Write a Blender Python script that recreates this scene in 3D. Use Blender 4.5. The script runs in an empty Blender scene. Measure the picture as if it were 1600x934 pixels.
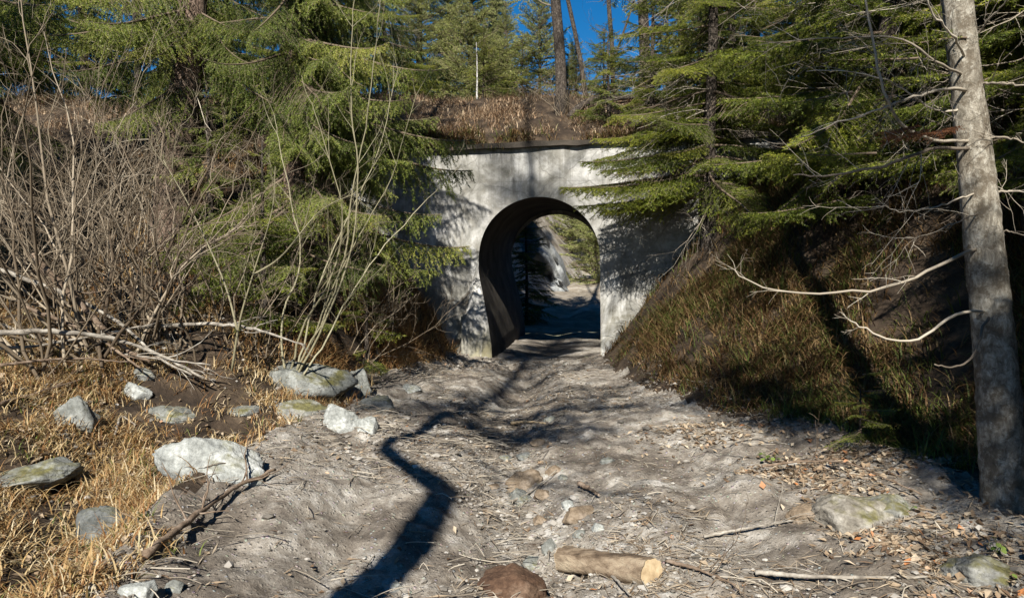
import bpy, math, numpy as np
from mathutils import Vector, Matrix
R = math.radians
rng = np.random.default_rng(11)
sc = bpy.context.scene
col = sc.collection

# ------------------------------------------------------------------ camera, sky, sun, exposure
CAM = np.array((0.0, 0.0, 1.6)); FPX = 1150.0; PITCH = -math.atan(50 / FPX)
cd = bpy.data.cameras.new('camera'); cam = bpy.data.objects.new('camera', cd); col.objects.link(cam)
cd.sensor_width = 36; cd.lens = 36 * FPX / 1600; cd.clip_start = .05; cd.clip_end = 2000
cam.location = CAM; cam.rotation_euler = (R(90) + PITCH, 0, 0)
sc.camera = cam
SUN_AZ, SUN_EL = R(11), R(38)          # azimuth: how far to the right of +Y the light travels
w = bpy.data.worlds.new('World'); sc.world = w; w.use_nodes = True
nt = w.node_tree; bg = nt.nodes['Background']
sky = nt.nodes.new('ShaderNodeTexSky'); sky.sky_type = 'NISHITA'; sky.sun_disc = False
sky.sun_elevation = SUN_EL; sky.sun_rotation = SUN_AZ + math.pi
sky.air_density = 1.0; sky.dust_density = .1; sky.ozone_density = 3.5; sky.altitude = 900
hs = nt.nodes.new('ShaderNodeHueSaturation'); hs.inputs['Saturation'].default_value = 1.4
nt.links.new(sky.outputs[0], hs.inputs['Color']); nt.links.new(hs.outputs[0], bg.inputs[0]); bg.inputs[1].default_value = .05
sd = bpy.data.lights.new('sun', 'SUN'); sd.energy = 5.0; sd.angle = R(.5); sd.color = (1, .95, .86)
so = bpy.data.objects.new('sun', sd); col.objects.link(so)
ldir = Vector((math.sin(SUN_AZ) * math.cos(SUN_EL), math.cos(SUN_AZ) * math.cos(SUN_EL), -math.sin(SUN_EL)))
so.rotation_euler = ldir.to_track_quat('-Z', 'Y').to_euler(); so.location = (0, 0, 30)
vs = sc.view_settings; vs.view_transform = 'Standard'; vs.look = 'None'; vs.exposure = 1.05; vs.gamma = 1; vs.use_curve_mapping = False
cy = sc.cycles; cy.max_bounces = 5; cy.diffuse_bounces = 1; cy.glossy_bounces = 1; cy.transmission_bounces = 2; cy.transparent_max_bounces = 4
cy.caustics_reflective = False; cy.caustics_refractive = False

# ------------------------------------------------------------------ helpers
def pxdir(px, py):
    a = np.array(((px - 800) / FPX, 1.0, (467 - py) / FPX))
    c, s = math.cos(PITCH), math.sin(PITCH)
    return np.array((a[0], a[1] * c - a[2] * s, a[1] * s + a[2] * c))
def at(px, py, Y):
    d = pxdir(px, py); return CAM + d * (Y / d[1])

def _h(ix, iy, seed):
    n = (ix.astype(np.int64) * 374761393 + iy.astype(np.int64) * 668265263 + seed * 974711) & 0x7fffffff
    n = ((n ^ (n >> 13)) * 1274126177) & 0x7fffffff
    return ((n ^ (n >> 16)) & 0xffff) / 65535.0
def vn(x, y, seed=0):
    x = np.asarray(x, float); y = np.asarray(y, float)
    ix, iy = np.floor(x), np.floor(y); fx, fy = x - ix, y - iy
    fx = fx * fx * (3 - 2 * fx); fy = fy * fy * (3 - 2 * fy)
    a = _h(ix, iy, seed); b = _h(ix + 1, iy, seed); c = _h(ix, iy + 1, seed); d = _h(ix + 1, iy + 1, seed)
    return (a + (b - a) * fx) * (1 - fy) + (c + (d - c) * fx) * fy - .5
def fbm(x, y, seed=0, o=4, g=.5):
    s = 0; a = 1; f = 1
    for i in range(o):
        s = s + a * vn(x * f + 17.3 * i, y * f - 9.1 * i, seed + i); a *= g; f *= 2.03
    return s
def sst(a, b, x):
    t = np.clip((x - a) / (b - a), 0, 1); return t * t * (3 - 2 * t)

class MB:
    """collects arrays of points and faces, builds one mesh"""
    def __init__(s): s.v = []; s.q = []; s.t = []; s.n = 0; s.a = []
    def add(s, v, q=None, t=None, a=None):
        v = np.asarray(v, float).reshape(-1, 3)
        if q is not None and len(q): s.q.append(np.asarray(q, int).reshape(-1, 4) + s.n)
        if t is not None and len(t): s.t.append(np.asarray(t, int).reshape(-1, 3) + s.n)
        s.v.append(v); s.n += len(v)
        s.a.append(np.full(len(v), rng.random()) if a is None else np.broadcast_to(np.asarray(a, float), (len(v),)))
        return s
    def arrays(s):
        return (np.concatenate(s.v), np.concatenate(s.q) if s.q else np.zeros((0, 4), int),
                np.concatenate(s.t) if s.t else np.zeros((0, 3), int), np.concatenate(s.a))
    def build(s, name, mat, parent=None, smooth=True, base=None):
        v, q, t, a = s.arrays()
        if parent is not None: v = v - np.array(parent.location)
        elif base is not None: v = v - np.array(base)
        me = bpy.data.meshes.new(name)
        me.vertices.add(len(v)); me.vertices.foreach_set('co', v.astype(np.float32).ravel())
        me.loops.add(q.size + t.size); me.loops.foreach_set('vertex_index', np.concatenate((q.ravel(), t.ravel())).astype(np.int32))
        me.polygons.add(len(q) + len(t))
        st = np.concatenate((np.arange(len(q)) * 4, q.size + np.arange(len(t)) * 3))
        me.polygons.foreach_set('loop_start', st.astype(np.int32))
        me.update(calc_edges=True)
        me.polygons.foreach_set('use_smooth', np.full(len(q) + len(t), smooth))
        at_ = me.attributes.new('rnd', 'FLOAT', 'POINT'); at_.data.foreach_set('value', a.astype(np.float32))
        me.materials.append(mat)
        o = bpy.data.objects.new(name, me); col.objects.link(o)
        if parent is not None: o.parent = parent
        elif base is not None: o.location = base
        return o

def tag(o, label=None, cat=None, group=None, kind=None):
    if label: o['label'] = label
    if cat: o['category'] = cat
    if group: o['group'] = group
    if kind: o['kind'] = kind
    return o
def empty(name, loc, label, cat, group=None):
    o = bpy.data.objects.new(name, None); col.objects.link(o); o.location = [float(c) for c in loc]
    o.empty_display_size = .2
    return tag(o, label, cat, group)
def copy_thing(root, loc, rz, s, label, group=None):
    r = root.copy(); col.objects.link(r); r.location = [float(c) for c in loc]; r.rotation_euler = (0, 0, rz); r.scale = s if hasattr(s, '__len__') else (s, s, s)
    r['label'] = label
    if group: r['group'] = group
    for ch in root.children:
        c = ch.copy(); col.objects.link(c); c.parent = r
    return r

def tube(mb, P, rad, n=5, cap=True, a=None):
    P = np.asarray(P, float); m = len(P); rad = np.broadcast_to(np.asarray(rad, float), (m,))
    T = np.gradient(P, axis=0); T /= np.linalg.norm(T, axis=1)[:, None] + 1e-9
    ref = np.array((0, 0, 1.)) if abs(T[:, 2]).mean() < .8 else np.array((1., 0, 0))
    A = np.cross(T, ref); A /= np.linalg.norm(A, axis=1)[:, None] + 1e-9
    B = np.cross(T, A)
    th = np.arange(n) * 2 * math.pi / n
    V = P[:, None] + rad[:, None, None] * (A[:, None] * np.cos(th)[None, :, None] + B[:, None] * np.sin(th)[None, :, None])
    i = np.arange(m - 1)[:, None] * n; j = np.arange(n)[None]; k = (j + 1) % n
    q = np.stack((i + j, i + k, i + n + k, i + n + j), -1).reshape(-1, 4)
    V = V.reshape(-1, 3); t = None
    if cap:
        V = np.vstack((V, P[:1], P[-1:])); jj = np.arange(n); kk = (jj + 1) % n
        t = np.vstack((np.stack((kk, jj, np.full(n, m * n)), -1), np.stack(((m - 1) * n + jj, (m - 1) * n + kk, np.full(n, m * n + 1)), -1)))
    mb.add(V, q, t, a)

def unit(v): v = np.asarray(v, float); return v / (np.linalg.norm(v) + 1e-9)
def spline(P, n):
    """Catmull-Rom through P, n samples"""
    P = np.asarray(P, float); m = len(P)
    if m == 2: return P[0] + (P[1] - P[0]) * np.linspace(0, 1, n)[:, None]
    E = np.vstack((2 * P[0] - P[1], P, 2 * P[-1] - P[-2]))
    u = np.linspace(0, m - 1 - 1e-6, n); i = u.astype(int); f = (u - i)[:, None]
    a, b, c, d = E[i], E[i + 1], E[i + 2], E[i + 3]
    return .5 * (2 * b + (c - a) * f + (2 * a - 5 * b + 4 * c - d) * f ** 2 + (3 * b - a - 3 * c + d) * f ** 3)
def twig(mb, p, d, L, r, depth, kids=6, spread=.8, wob=.12, up=0., kl=.5, n=4, seg=6, r1=.25, t0=.2):
    d = unit(d); P = [np.array(p, float)]; st = L / seg
    for i in range(seg):
        d = unit(d + rng.normal(0, wob, 3) + np.array((0, 0, up / seg)))
        P.append(P[-1] + d * st)
    P = np.array(P); t = np.linspace(0, 1, seg + 1)
    tube(mb, P, r * (1 - (1 - r1) * t), n if r > .004 else 3, cap=False)
    if depth > 0:
        for k in range(kids):
            u = t0 + (1 - t0) * (k + rng.random()) / kids; i = min(int(u * seg), seg - 1); f = u * seg - i
            q = P[i] * (1 - f) + P[i + 1] * f; dd = unit(P[i + 1] - P[i])
            s = unit(np.cross(dd, rng.normal(0, 1, 3)))
            twig(mb, q, dd + s * spread * rng.uniform(.6, 1.3), L * kl * (1.15 - u * .75) * rng.uniform(.5, 1.2), max(r * (1 - (1 - r1) * u) * .55, .0016),
                 depth - 1, max(2, int(kids * .6)), spread, wob * 1.1, up, kl, n, max(3, seg - 2), .4, t0)
    return P

# ------------------------------------------------------------------ materials
def new_mat(name):
    m = bpy.data.materials.new(name); m.use_nodes = True; t = m.node_tree; return m, t, t.nodes['Principled BSDF']
def ramp(t, fac, stops):
    r = t.nodes.new('ShaderNodeValToRGB'); e = r.color_ramp.elements
    while len(e) < len(stops): e.new(.5)
    for x, (p, c) in zip(e, stops): x.position = p; x.color = (*c, 1) if len(c) == 3 else c
    t.links.new(fac, r.inputs[0]); return r.outputs[0]
def noise(t, scale, detail=6, rough=.6, vec=None, dist=0., stretch=None):
    n = t.nodes.new('ShaderNodeTexNoise'); n.inputs['Scale'].default_value = scale; n.inputs['Detail'].default_value = detail
    n.inputs['Roughness'].default_value = rough; n.inputs['Distortion'].default_value = dist
    tc = t.nodes.new('ShaderNodeTexCoord'); v = tc.outputs['Object'] if vec is None else vec
    if stretch == 'log':      # grain along the log
        mp = t.nodes.new('ShaderNodeMapping'); mp.vector_type = 'TEXTURE'; mp.inputs['Rotation'].default_value = (0, 0, R(-32)); mp.inputs['Scale'].default_value = (2.6, .3, .3); t.links.new(v, mp.inputs[0]); v = mp.outputs[0]; stretch = None
    if stretch is not None:
        mp = t.nodes.new('ShaderNodeMapping'); mp.inputs['Scale'].default_value = stretch; t.links.new(v, mp.inputs[0]); v = mp.outputs[0]
    t.links.new(v, n.inputs['Vector']); return n.outputs[0]
def mixc(t, fac, a, b, mode='MIX'):
    m = t.nodes.new('ShaderNodeMix'); m.data_type = 'RGBA'; m.blend_type = mode
    for s, x in ((m.inputs[0], fac), (m.inputs[6], a), (m.inputs[7], b)):
        if hasattr(x, 'links') or hasattr(x, 'is_linked'): t.links.new(x, s)
        else: s.default_value = x if not isinstance(x, tuple) else (*x, 1)
    return m.outputs[2]
def math_(t, op, a, b=None):
    m = t.nodes.new('ShaderNodeMath'); m.operation = op
    for s, x in ((m.inputs[0], a), (m.inputs[1], b)):
        if x is None: continue
        if isinstance(x, (int, float)): s.default_value = x
        else: t.links.new(x, s)
    return m.outputs[0]
def attr(t, name='rnd'):
    a = t.nodes.new('ShaderNodeAttribute'); a.attribute_name = name; return a.outputs['Fac']
def bump(t, b, h, strength, dist):
    n = t.nodes.new('ShaderNodeBump'); n.inputs['Strength'].default_value = strength; n.inputs['Distance'].default_value = dist
    t.links.new(h, n.inputs['Height']); t.links.new(n.outputs[0], b.inputs['Normal'])
def simple(name, stops, scale=4, rough=.9, bs=.4, bd=.02, bscale=None, stretch=None, detail=6):
    m, t, b = new_mat(name)
    n = noise(t, scale, detail, .65, stretch=stretch); t.links.new(ramp(t, n, stops), b.inputs['Base Color'])
    b.inputs['Roughness'].default_value = rough; b.inputs['Specular IOR Level'].default_value = .25
    bump(t, b, noise(t, bscale or scale * 4, 8, .7, stretch=stretch), bs, bd); return m
def leafy(name, stops, trans=.35, rough=.6):
    m, t, b = new_mat(name); a = attr(t); c = ramp(t, a, stops)
    t.links.new(c, b.inputs['Base Color']); b.inputs['Roughness'].default_value = rough; b.inputs['Specular IOR Level'].default_value = .3
    tr = t.nodes.new('ShaderNodeBsdfTranslucent'); t.links.new(c, tr.inputs[0])
    mx = t.nodes.new('ShaderNodeMixShader'); mx.inputs[0].default_value = trans
    t.links.new(b.outputs[0], mx.inputs[1]); t.links.new(tr.outputs[0], mx.inputs[2])
    t.links.new(mx.outputs[0], t.nodes['Material Output'].inputs[0]); return m

M = {}
def path_material():
    m, t, b = new_mat('gravel_earth')
    big = noise(t, .9, 5, .6); mid = noise(t, 6, 8, .72); fine = noise(t, 60, 6, .8)
    base = ramp(t, mid, [(.32, (.10, .078, .06)), (.42, (.22, .187, .15)), (.53, (.37, .335, .285)), (.66, (.62, .59, .54))])
    dark = ramp(t, mid, [(.34, (.035, .025, .018)), (.5, (.11, .084, .06)), (.64, (.26, .215, .165))])
    f = ramp(t, big, [(.45, (0, 0, 0)), (.58, (1, 1, 1))])
    c = mixc(t, math_(t, 'MULTIPLY', f, .85), base, dark)
    vo = t.nodes.new('ShaderNodeTexVoronoi'); vo.inputs['Scale'].default_value = 34
    tc = t.nodes.new('ShaderNodeTexCoord'); t.links.new(tc.outputs['Object'], vo.inputs['Vector'])
    peb = ramp(t, vo.outputs['Distance'], [(.18, (1, 1, 1)), (.34, (0, 0, 0))])
    sel = ramp(t, noise(t, 9, 2), [(.5, (0, 0, 0)), (.6, (1, 1, 1))])
    pf = math_(t, 'MULTIPLY', math_(t, 'MULTIPLY', peb, sel), .65)
    c = mixc(t, pf, c, mixc(t, .5, vo.outputs['Color'], (.42, .40, .37)))
    c = mixc(t, pf, c, (.40, .385, .35))
    c = mixc(t, .55, c, ramp(t, fine, [(.3, (.25, .25, .25)), (.7, (1, 1, 1))]), 'MULTIPLY')
    c = mixc(t, .10, c, (.5, .46, .41))
    t.links.new(c, b.inputs['Base Color']); b.inputs['Roughness'].default_value = .95; b.inputs['Specular IOR Level'].default_value = .15
    h = math_(t, 'ADD', math_(t, 'MULTIPLY', fine, .5), math_(t, 'ADD', math_(t, 'MULTIPLY', peb, .35), mid))
    bump(t, b, h, .9, .03); return m
M['path'] = path_material()
M['soil'] = simple('forest_soil', [(.3, (.015, .011, .008)), (.5, (.042, .029, .019)), (.62, (.08, .057, .037)), (.75, (.17, .13, .085))], 3, .95, .8, .05)
M['soil_right'] = M['soil']
M['far_soil'] = simple('far_soil', [(.3, (.10, .08, .055)), (.5, (.22, .19, .15)), (.7, (.42, .40, .36))], 1.2, .95, .6, .1)
M['pale_rock'] = simple('pale_rock_face', [(.3, (.10, .105, .10)), (.5, (.24, .25, .25)), (.7, (.42, .44, .44))], 1.0, .9, .8, .1)

def concrete():
    m, t, b = new_mat('weathered_concrete')
    cl = noise(t, 1.7, 8, .68, dist=.4); fine = noise(t, 22, 6, .7); streak = noise(t, 1, 5, .6, stretch=(9, 9, .55), dist=.3)
    c = ramp(t, cl, [(.30, (.07, .066, .055)), (.42, (.20, .195, .175)), (.53, (.34, .335, .315)), (.70, (.54, .53, .51))])
    c = mixc(t, ramp(t, streak, [(.55, (0, 0, 0)), (.72, (.6, .6, .6))]), c, (.17, .165, .15))
    # run-down dirt and yellow-green algae near the foot, lime runs beside the opening
    tc = t.nodes.new('ShaderNodeTexCoord'); sx = t.nodes.new('ShaderNodeSeparateXYZ'); t.links.new(tc.outputs['Object'], sx.inputs[0])
    z = math_(t, 'ADD', sx.outputs[2], math_(t, 'MULTIPLY', math_(t, 'SUBTRACT', cl, .5), 1.2))
    run = ramp(t, noise(t, 1, 7, .7, stretch=(6, 6, .18), dist=.4), [(.50, (0, 0, 0)), (.62, (1, 1, 1))]); hi_ = ramp(t, sx.outputs[2], [(0, (0, 0, 0)), (1, (1, 1, 1))])
    up = t.nodes.new('ShaderNodeMapRange'); up.inputs[1].default_value = 2.2; up.inputs[2].default_value = 3.8; t.links.new(sx.outputs[2], up.inputs[0])
    c = mixc(t, math_(t, 'MULTIPLY', math_(t, 'MULTIPLY', run, up.outputs[0]), .75), c, (.09, .085, .07))
    foot = ramp(t, z, [(.05, (1, 1, 1)), (.75, (0, 0, 0))])
    c = mixc(t, math_(t, 'MULTIPLY', foot, .6), c, (.27, .24, .13))
    c = mixc(t, ramp(t, noise(t, 1, 8, .7, stretch=(2.4, 2.4, .5), dist=.5), [(.54, (0, 0, 0)), (.68, (.75, .75, .75))]), c, (.74, .74, .72))
    c = mixc(t, .35, c, ramp(t, fine, [(.3, (.45, .45, .45)), (.65, (1, 1, 1))]), 'MULTIPLY')
    fr = math_(t, 'FRACT', math_(t, 'DIVIDE', math_(t, 'ADD', sx.outputs[2], math_(t, 'MULTIPLY', fine, .012)), .62))
    c = mixc(t, math_(t, 'MULTIPLY', math_(t, 'LESS_THAN', fr, .022), .35), c, (.12, .115, .10))
    c = mixc(t, ramp(t, noise(t, 3.5, 9, .75, dist=.6), [(.50, (0, 0, 0)), (.60, (.55, .55, .55))]), c, (.19, .18, .155))
    vo = t.nodes.new('ShaderNodeTexVoronoi'); vo.inputs['Scale'].default_value = 1.1; vo.feature = 'DISTANCE_TO_EDGE'
    dv = t.nodes.new('ShaderNodeMix'); dv.data_type = 'VECTOR'
    nn = t.nodes.new('ShaderNodeTexNoise'); nn.inputs['Scale'].default_value = 3; t.links.new(tc.outputs['Object'], nn.inputs['Vector'])
    dv.inputs[0].default_value = .18; t.links.new(tc.outputs['Object'], dv.inputs[4]); t.links.new(nn.outputs['Color'], dv.inputs[5]); t.links.new(dv.outputs[1], vo.inputs['Vector'])
    crack = ramp(t, vo.outputs['Distance'], [(.0, (1, 1, 1)), (.006, (0, 0, 0))])
    c = mixc(t, math_(t, 'MULTIPLY', crack, .5), c, (.1, .095, .085))
    t.links.new(c, b.inputs['Base Color']); b.inputs['Roughness'].default_value = .9; b.inputs['Specular IOR Level'].default_value = .2
    bump(t, b, math_(t, 'SUBTRACT', math_(t, 'ADD', cl, math_(t, 'MULTIPLY', fine, .3)), math_(t, 'MULTIPLY', crack, .3)), .5, .03); return m
M['concrete'] = concrete()
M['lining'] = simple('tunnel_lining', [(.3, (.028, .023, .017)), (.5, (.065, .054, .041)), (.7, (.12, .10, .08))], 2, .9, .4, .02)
M['coping'] = simple('dark_coping', [(.3, (.02, .018, .014)), (.6, (.06, .05, .04))], 5)
def rock(name, a, b_, c_, moss=0.):
    m, t, b = new_mat(name)
    c = ramp(t, noise(t, 5, 8, .7), [(.3, a), (.5, b_), (.68, c_)])
    v = t.nodes.new('ShaderNodeTexNoise'); 
    if moss > 0:
        g = t.nodes.new('ShaderNodeNewGeometry'); sx = t.nodes.new('ShaderNodeSeparateXYZ'); t.links.new(g.outputs['Normal'], sx.inputs[0])
        k = math_(t, 'ADD', math_(t, 'MULTIPLY', sx.outputs[2], .25), noise(t, 4, 5, .6))
        c = mixc(t, ramp(t, k, [(.76 - moss * .2, (0, 0, 0)), (.94 - moss * .2, (.9, .9, .9))]), c, ramp(t, noise(t, 30), [(.3, (.06, .055, .015)), (.7, (.17, .155, .045))]))
    c = mixc(t, .5, c, ramp(t, noise(t, 40, 4, .7), [(.3, (.4, .4, .4)), (.6, (1, 1, 1))]), 'MULTIPLY')
    t.links.new(c, b.inputs['Base Color']); b.inputs['Roughness'].default_value = .88; b.inputs['Specular IOR Level'].default_value = .2
    bump(t, b, noise(t, 14, 8, .7), .8, .03); return m
M['rock'] = rock('grey_boulder', (.08, .085, .075), (.18, .185, .17), (.34, .35, .33), .4)
M['rock_moss'] = rock('mossy_boulder', (.13, .13, .12), (.24, .24, .22), (.38, .38, .36), .85)
M['rock_pale'] = rock('pale_boulder', (.17, .175, .165), (.31, .32, .30), (.52, .53, .51), .3)
M['rock_bm'] = rock('brownish_boulder', (.11, .095, .075), (.24, .22, .185), (.42, .40, .36), .5)
M['rock_dark'] = rock('dark_boulder', (.05, .055, .05), (.12, .125, .12), (.22, .23, .22), .4)
M['rock_brown'] = rock('brown_stone', (.10, .07, .045), (.21, .16, .11), (.33, .27, .21), 0)
M['rock_rust'] = rock('rusty_stone', (.04, .022, .015), (.10, .058, .036), (.19, .13, .09), 0)
def bark(name, a, b_, c_, s=9, patch=None):
    m, t, b = new_mat(name)
    n = noise(t, s * 2.2, 10, .78, stretch=(1, 1, .6), dist=.5); c = ramp(t, n, [(.3, a), (.5, b_), (.68, c_)])
    if patch: c = mixc(t, ramp(t, noise(t, 11, 8, .75), [(.50, (0, 0, 0)), (.56, (.8, .8, .8))]), c, patch)
    t.links.new(c, b.inputs['Base Color']); b.inputs['Roughness'].default_value = .9; b.inputs['Specular IOR Level'].default_value = .15
    vo = t.nodes.new('ShaderNodeTexVoronoi'); vo.inputs['Scale'].default_value = s * 2.2
    tc = t.nodes.new('ShaderNodeTexCoord'); mp = t.nodes.new('ShaderNodeMapping'); mp.inputs['Scale'].default_value = (1, 1, .4)
    t.links.new(tc.outputs['Object'], mp.inputs[0]); t.links.new(mp.outputs[0], vo.inputs['Vector'])
    ve = t.nodes.new('ShaderNodeTexVoronoi'); ve.feature = 'DISTANCE_TO_EDGE'; ve.inputs['Scale'].default_value = s * 3.2
    dn = t.nodes.new('ShaderNodeTexNoise'); dn.inputs['Scale'].default_value = 14; t.links.new(mp.outputs[0], dn.inputs['Vector'])
    dm = t.nodes.new('ShaderNodeMix'); dm.data_type = 'VECTOR'; dm.inputs[0].default_value = .12; t.links.new(mp.outputs[0], dm.inputs[4]); t.links.new(dn.outputs['Color'], dm.inputs[5]); t.links.new(dm.outputs[1], ve.inputs['Vector'])
    cr = ramp(t, ve.outputs['Distance'], [(.02, (.35, .33, .3)), (.12, (1, 1, 1))]); t.links.new(mixc(t, .12 if patch else .62, c, cr, 'MULTIPLY'), b.inputs['Base Color'])
    bump(t, b, math_(t, 'ADD', math_(t, 'MULTIPLY', cr, .08 if patch else .6), n), 1.0, .03); return m
M['bark_red'] = bark('spruce_bark', (.055, .036, .026), (.17, .12, .09), (.33, .26, .21), 7)
M['bark_grey'] = bark('grey_fir_bark', (.05, .040, .028), (.28, .25, .20), (.60, .57, .49), 9, (.13, .105, .075))
M['bark_dark'] = bark('dark_bark', (.03, .024, .02), (.085, .07, .058), (.17, .145, .12), 9)
M['birch'] = bark('birch_bark', (.22, .21, .19), (.55, .53, .5), (.75, .73, .7), 6)
M['twig'] = leafy('spruce_twig', [(0, (.07, .05, .035)), (1, (.22, .17, .12))], 0, .9)
M['dead'] = leafy('dead_twig', [(0, (.13, .105, .08)), (.6, (.29, .25, .195)), (1, (.46, .41, .33))], 0, .85)
M['shrub'] = leafy('shrub_stem', [(0, (.06, .042, .026)), (.5, (.145, .112, .075)), (1, (.30, .25, .185))], 0, .85)
M['hazel'] = leafy('hazel_stem', [(0, (.13, .115, .065)), (1, (.27, .245, .16))], 0, .7)
M['driftwood'] = simple('weathered_branch', [(.3, (.10, .085, .07)), (.5, (.23, .205, .17)), (.7, (.40, .37, .32))], 14, .85, .5, .01, 30, (1, 1, 1))
M['brown_wood'] = simple('brown_branch', [(.3, (.06, .04, .026)), (.5, (.16, .115, .08)), (.7, (.28, .22, .17))], 14, .85, .5, .01)
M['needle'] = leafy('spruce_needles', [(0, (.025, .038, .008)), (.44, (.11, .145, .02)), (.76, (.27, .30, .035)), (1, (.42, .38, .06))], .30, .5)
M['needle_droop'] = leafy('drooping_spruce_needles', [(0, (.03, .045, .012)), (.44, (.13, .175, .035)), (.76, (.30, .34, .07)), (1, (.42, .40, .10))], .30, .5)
M['needle_far'] = leafy('pine_needles', [(0, (.13, .15, .045)), (.5, (.38, .42, .13)), (1, (.55, .56, .24))], .45, .5)
M['needle_brown'] = leafy('dead_needles', [(0, (.18, .07, .03)), (1, (.36, .17, .08))], .3)
M['grass'] = leafy('dry_grass', [(0, (.11, .055, .025)), (.25, (.26, .13, .05)), (.5, (.44, .30, .13)), (.8, (.60, .48, .29)), (.88, (.66, .56, .38)), (.93, (.16, .17, .035)), (1, (.12, .16, .03))], .35)
M['grass_dark'] = leafy('bank_grass', [(0, (.045, .024, .011)), (.4, (.13, .072, .028)), (.62, (.27, .18, .085)), (.68, (.08, .095, .02)), (1, (.10, .13, .025))], .3)
M['grass_red'] = leafy('crest_grass', [(0, (.11, .065, .035)), (.5, (.32, .21, .125)), (.9, (.58, .46, .32)), (1, (.16, .17, .05))], .35)
M['grass_green'] = leafy('green_blades', [(0, (.05, .08, .015)), (1, (.17, .21, .045))], .35)
M['litter'] = leafy('leaf_litter', [(0, (.10, .06, .035)), (.4, (.25, .18, .115)), (.8, (.36, .29, .205)), (.93, (.47, .40, .30)), (1, (.36, .14, .045))], .15, .8)
M['pebble'] = leafy('pebbles', [(0, (.09, .08, .066)), (.6, (.21, .19, .165)), (1, (.37, .35, .315))], 0, .9)
M['wood_cut'] = simple('cut_wood', [(.3, (.30, .21, .12)), (.55, (.47, .36, .22)), (.75, (.60, .48, .32))], 20, .8, .3, .005)
M['log'] = simple('peeled_log', [(.34, (.035, .023, .015)), (.45, (.13, .092, .06)), (.54, (.25, .19, .13)), (.68, (.38, .31, .22))], 3.2, .85, 1., .03, 5, 'log')
M['leaf_green'] = leafy('green_leaf', [(0, (.10, .17, .03)), (1, (.25, .33, .08))], .4)

# ------------------------------------------------------------------ terrain functions
YW = 13.0
def ledge(y): return np.interp(y, (-5, 0, 4, 5.7, 8.25, 9.5, 11, 12, 13), (-1.9, -1.9, -1.95, -2.0, -1.75, -1.62, -1.42, -1.2, -1.0))
def redge(y): return np.interp(y, (-5, 0, 4, 4.8, 6.5, 7.9, 9.5, 11, 13), (4.0, 3.6, 3.3, 3.1, 2.75, 2.06, 1.66, 1.55, 1.6))
def E(x, y):      # the hill and the embankment without the cutting
    l = np.interp(y, (-5, 3, 6, 8, 10, 12.6, 13.2, 13.4, 16, 17, 60), (.9, .8, .75, 1.05, 2.15, 3.5, 3.72, 4.0, 5.2, 5.3, 5.3))
    r = np.interp(y, (-5, 6, 13.2, 16, 60), (4.6, 4.6, 4.0, 5.3, 5.5))
    s = sst(1.5, 6, x)
    return l * (1 - s) + r * s + np.clip(x - 6, 0, 40) * .12 + np.clip(-x - 6, 0, 30) * np.interp(y, (0, 6, 10, 16), (.12, .12, .04, 0)) 
def smin(a, b, k=.35):
    h = np.clip(.5 + .5 * (b - a) / k, 0, 1); return b * (1 - h) + a * h - k * h * (1 - h)
def ground(x, y):
    x = np.asarray(x, float); y = np.asarray(y, float)
    le, re = ledge(y), redge(y); wob = .25 * fbm(y * .9, x * .3, 3) * sst(12.8, 11, y)
    dl = le + wob - x; dr = x - re - wob
    sl = np.interp(y, (0, 6.3, 9.5, 13), (.17, .2, 1.2, 1.55)); sr = np.interp(y, (0, 5, 9, 13), (.65, .8, 1.0, 1.24))
    L = .10 * sst(0, .35, dl) + sl * np.clip(dl, 0, 99); Rr = sr * np.clip(dr, 0, 99) + .08 * sst(0, .3, dr)
    e = E(x, y); lat = np.where(dl > 0, L, np.where(dr > 0, Rr, 0))
    side = np.maximum(dl, dr); z = smin(lat, e, .3)
    z = np.where(lat < e - .3, lat, z)
    pt = sst(-.1, .35, side)
    # the worn channel and the shallow ruts along the path
    ch = .1 + .18 * np.sin(y * .55 + .4); dep = -.26 * np.exp(-((x - ch) / .36) ** 2) * sst(3, 4.5, y) * sst(13.5, 10.5, y)
    bowl = .17 * ((x - .4) / 2.0) ** 2
    rut = -.05 * np.exp(-((x + .85 - .1 * np.sin(y)) / .22) ** 2) - .04 * np.exp(-((x - 1.35) / .25) ** 2)
    n = .14 * fbm(x * .8, y * .8, 5) + .05 * fbm(x * 3, y * 3, 8, 4, .62) + .035 * fbm(x * 12, y * 12, 9, 3, .7) + .06 * fbm(x * 3.2, y * .8, 15, 3)
    nb = .30 * fbm(x * .7, y * .7, 21) + .10 * fbm(x * 3, y * 3, 25)
    inn = np.where(pt <= 0, 0., pt)
    damp = sst(13.6, 12.4, y) * .85 + .15
    return z + (dep + np.minimum(bowl, .24) + rut) * (1 - pt) * sst(13.3, 11.5, y) + n * (1 - inn) * damp + nb * inn * damp
def far_xc(y): return np.interp(y, (13, 17.4, 22, 28, 34, 45, 80), (.5, 1.05, 1.6, 2.7, 4.3, 7.5, 16))
def far_ground(x, y):
    d = np.abs(x - far_xc(y)); hw = np.interp(y, (13, 17.4, 21, 60), (1.5, 1.4, 1.1, 1.5))
    z = np.interp(y, (0, 13, 17.4, 22, 27, 36, 60, 200), (0, 0, .05, .25, .55, 1.35, 3.4, 10))
    s = np.where(x < far_xc(y), 1.3, .75)
    up = np.minimum(np.clip(d - hw, 0, 99) * s, np.interp(y, (17, 30, 80), (5.3, 4.5, 5)))
    return z + up + .25 * fbm(x * .8, y * .8, 33) * sst(14, 20, y) + .04 * fbm(x * 3, y * 3, 35) - .1 * np.exp(-(d / .4) ** 2)
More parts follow.
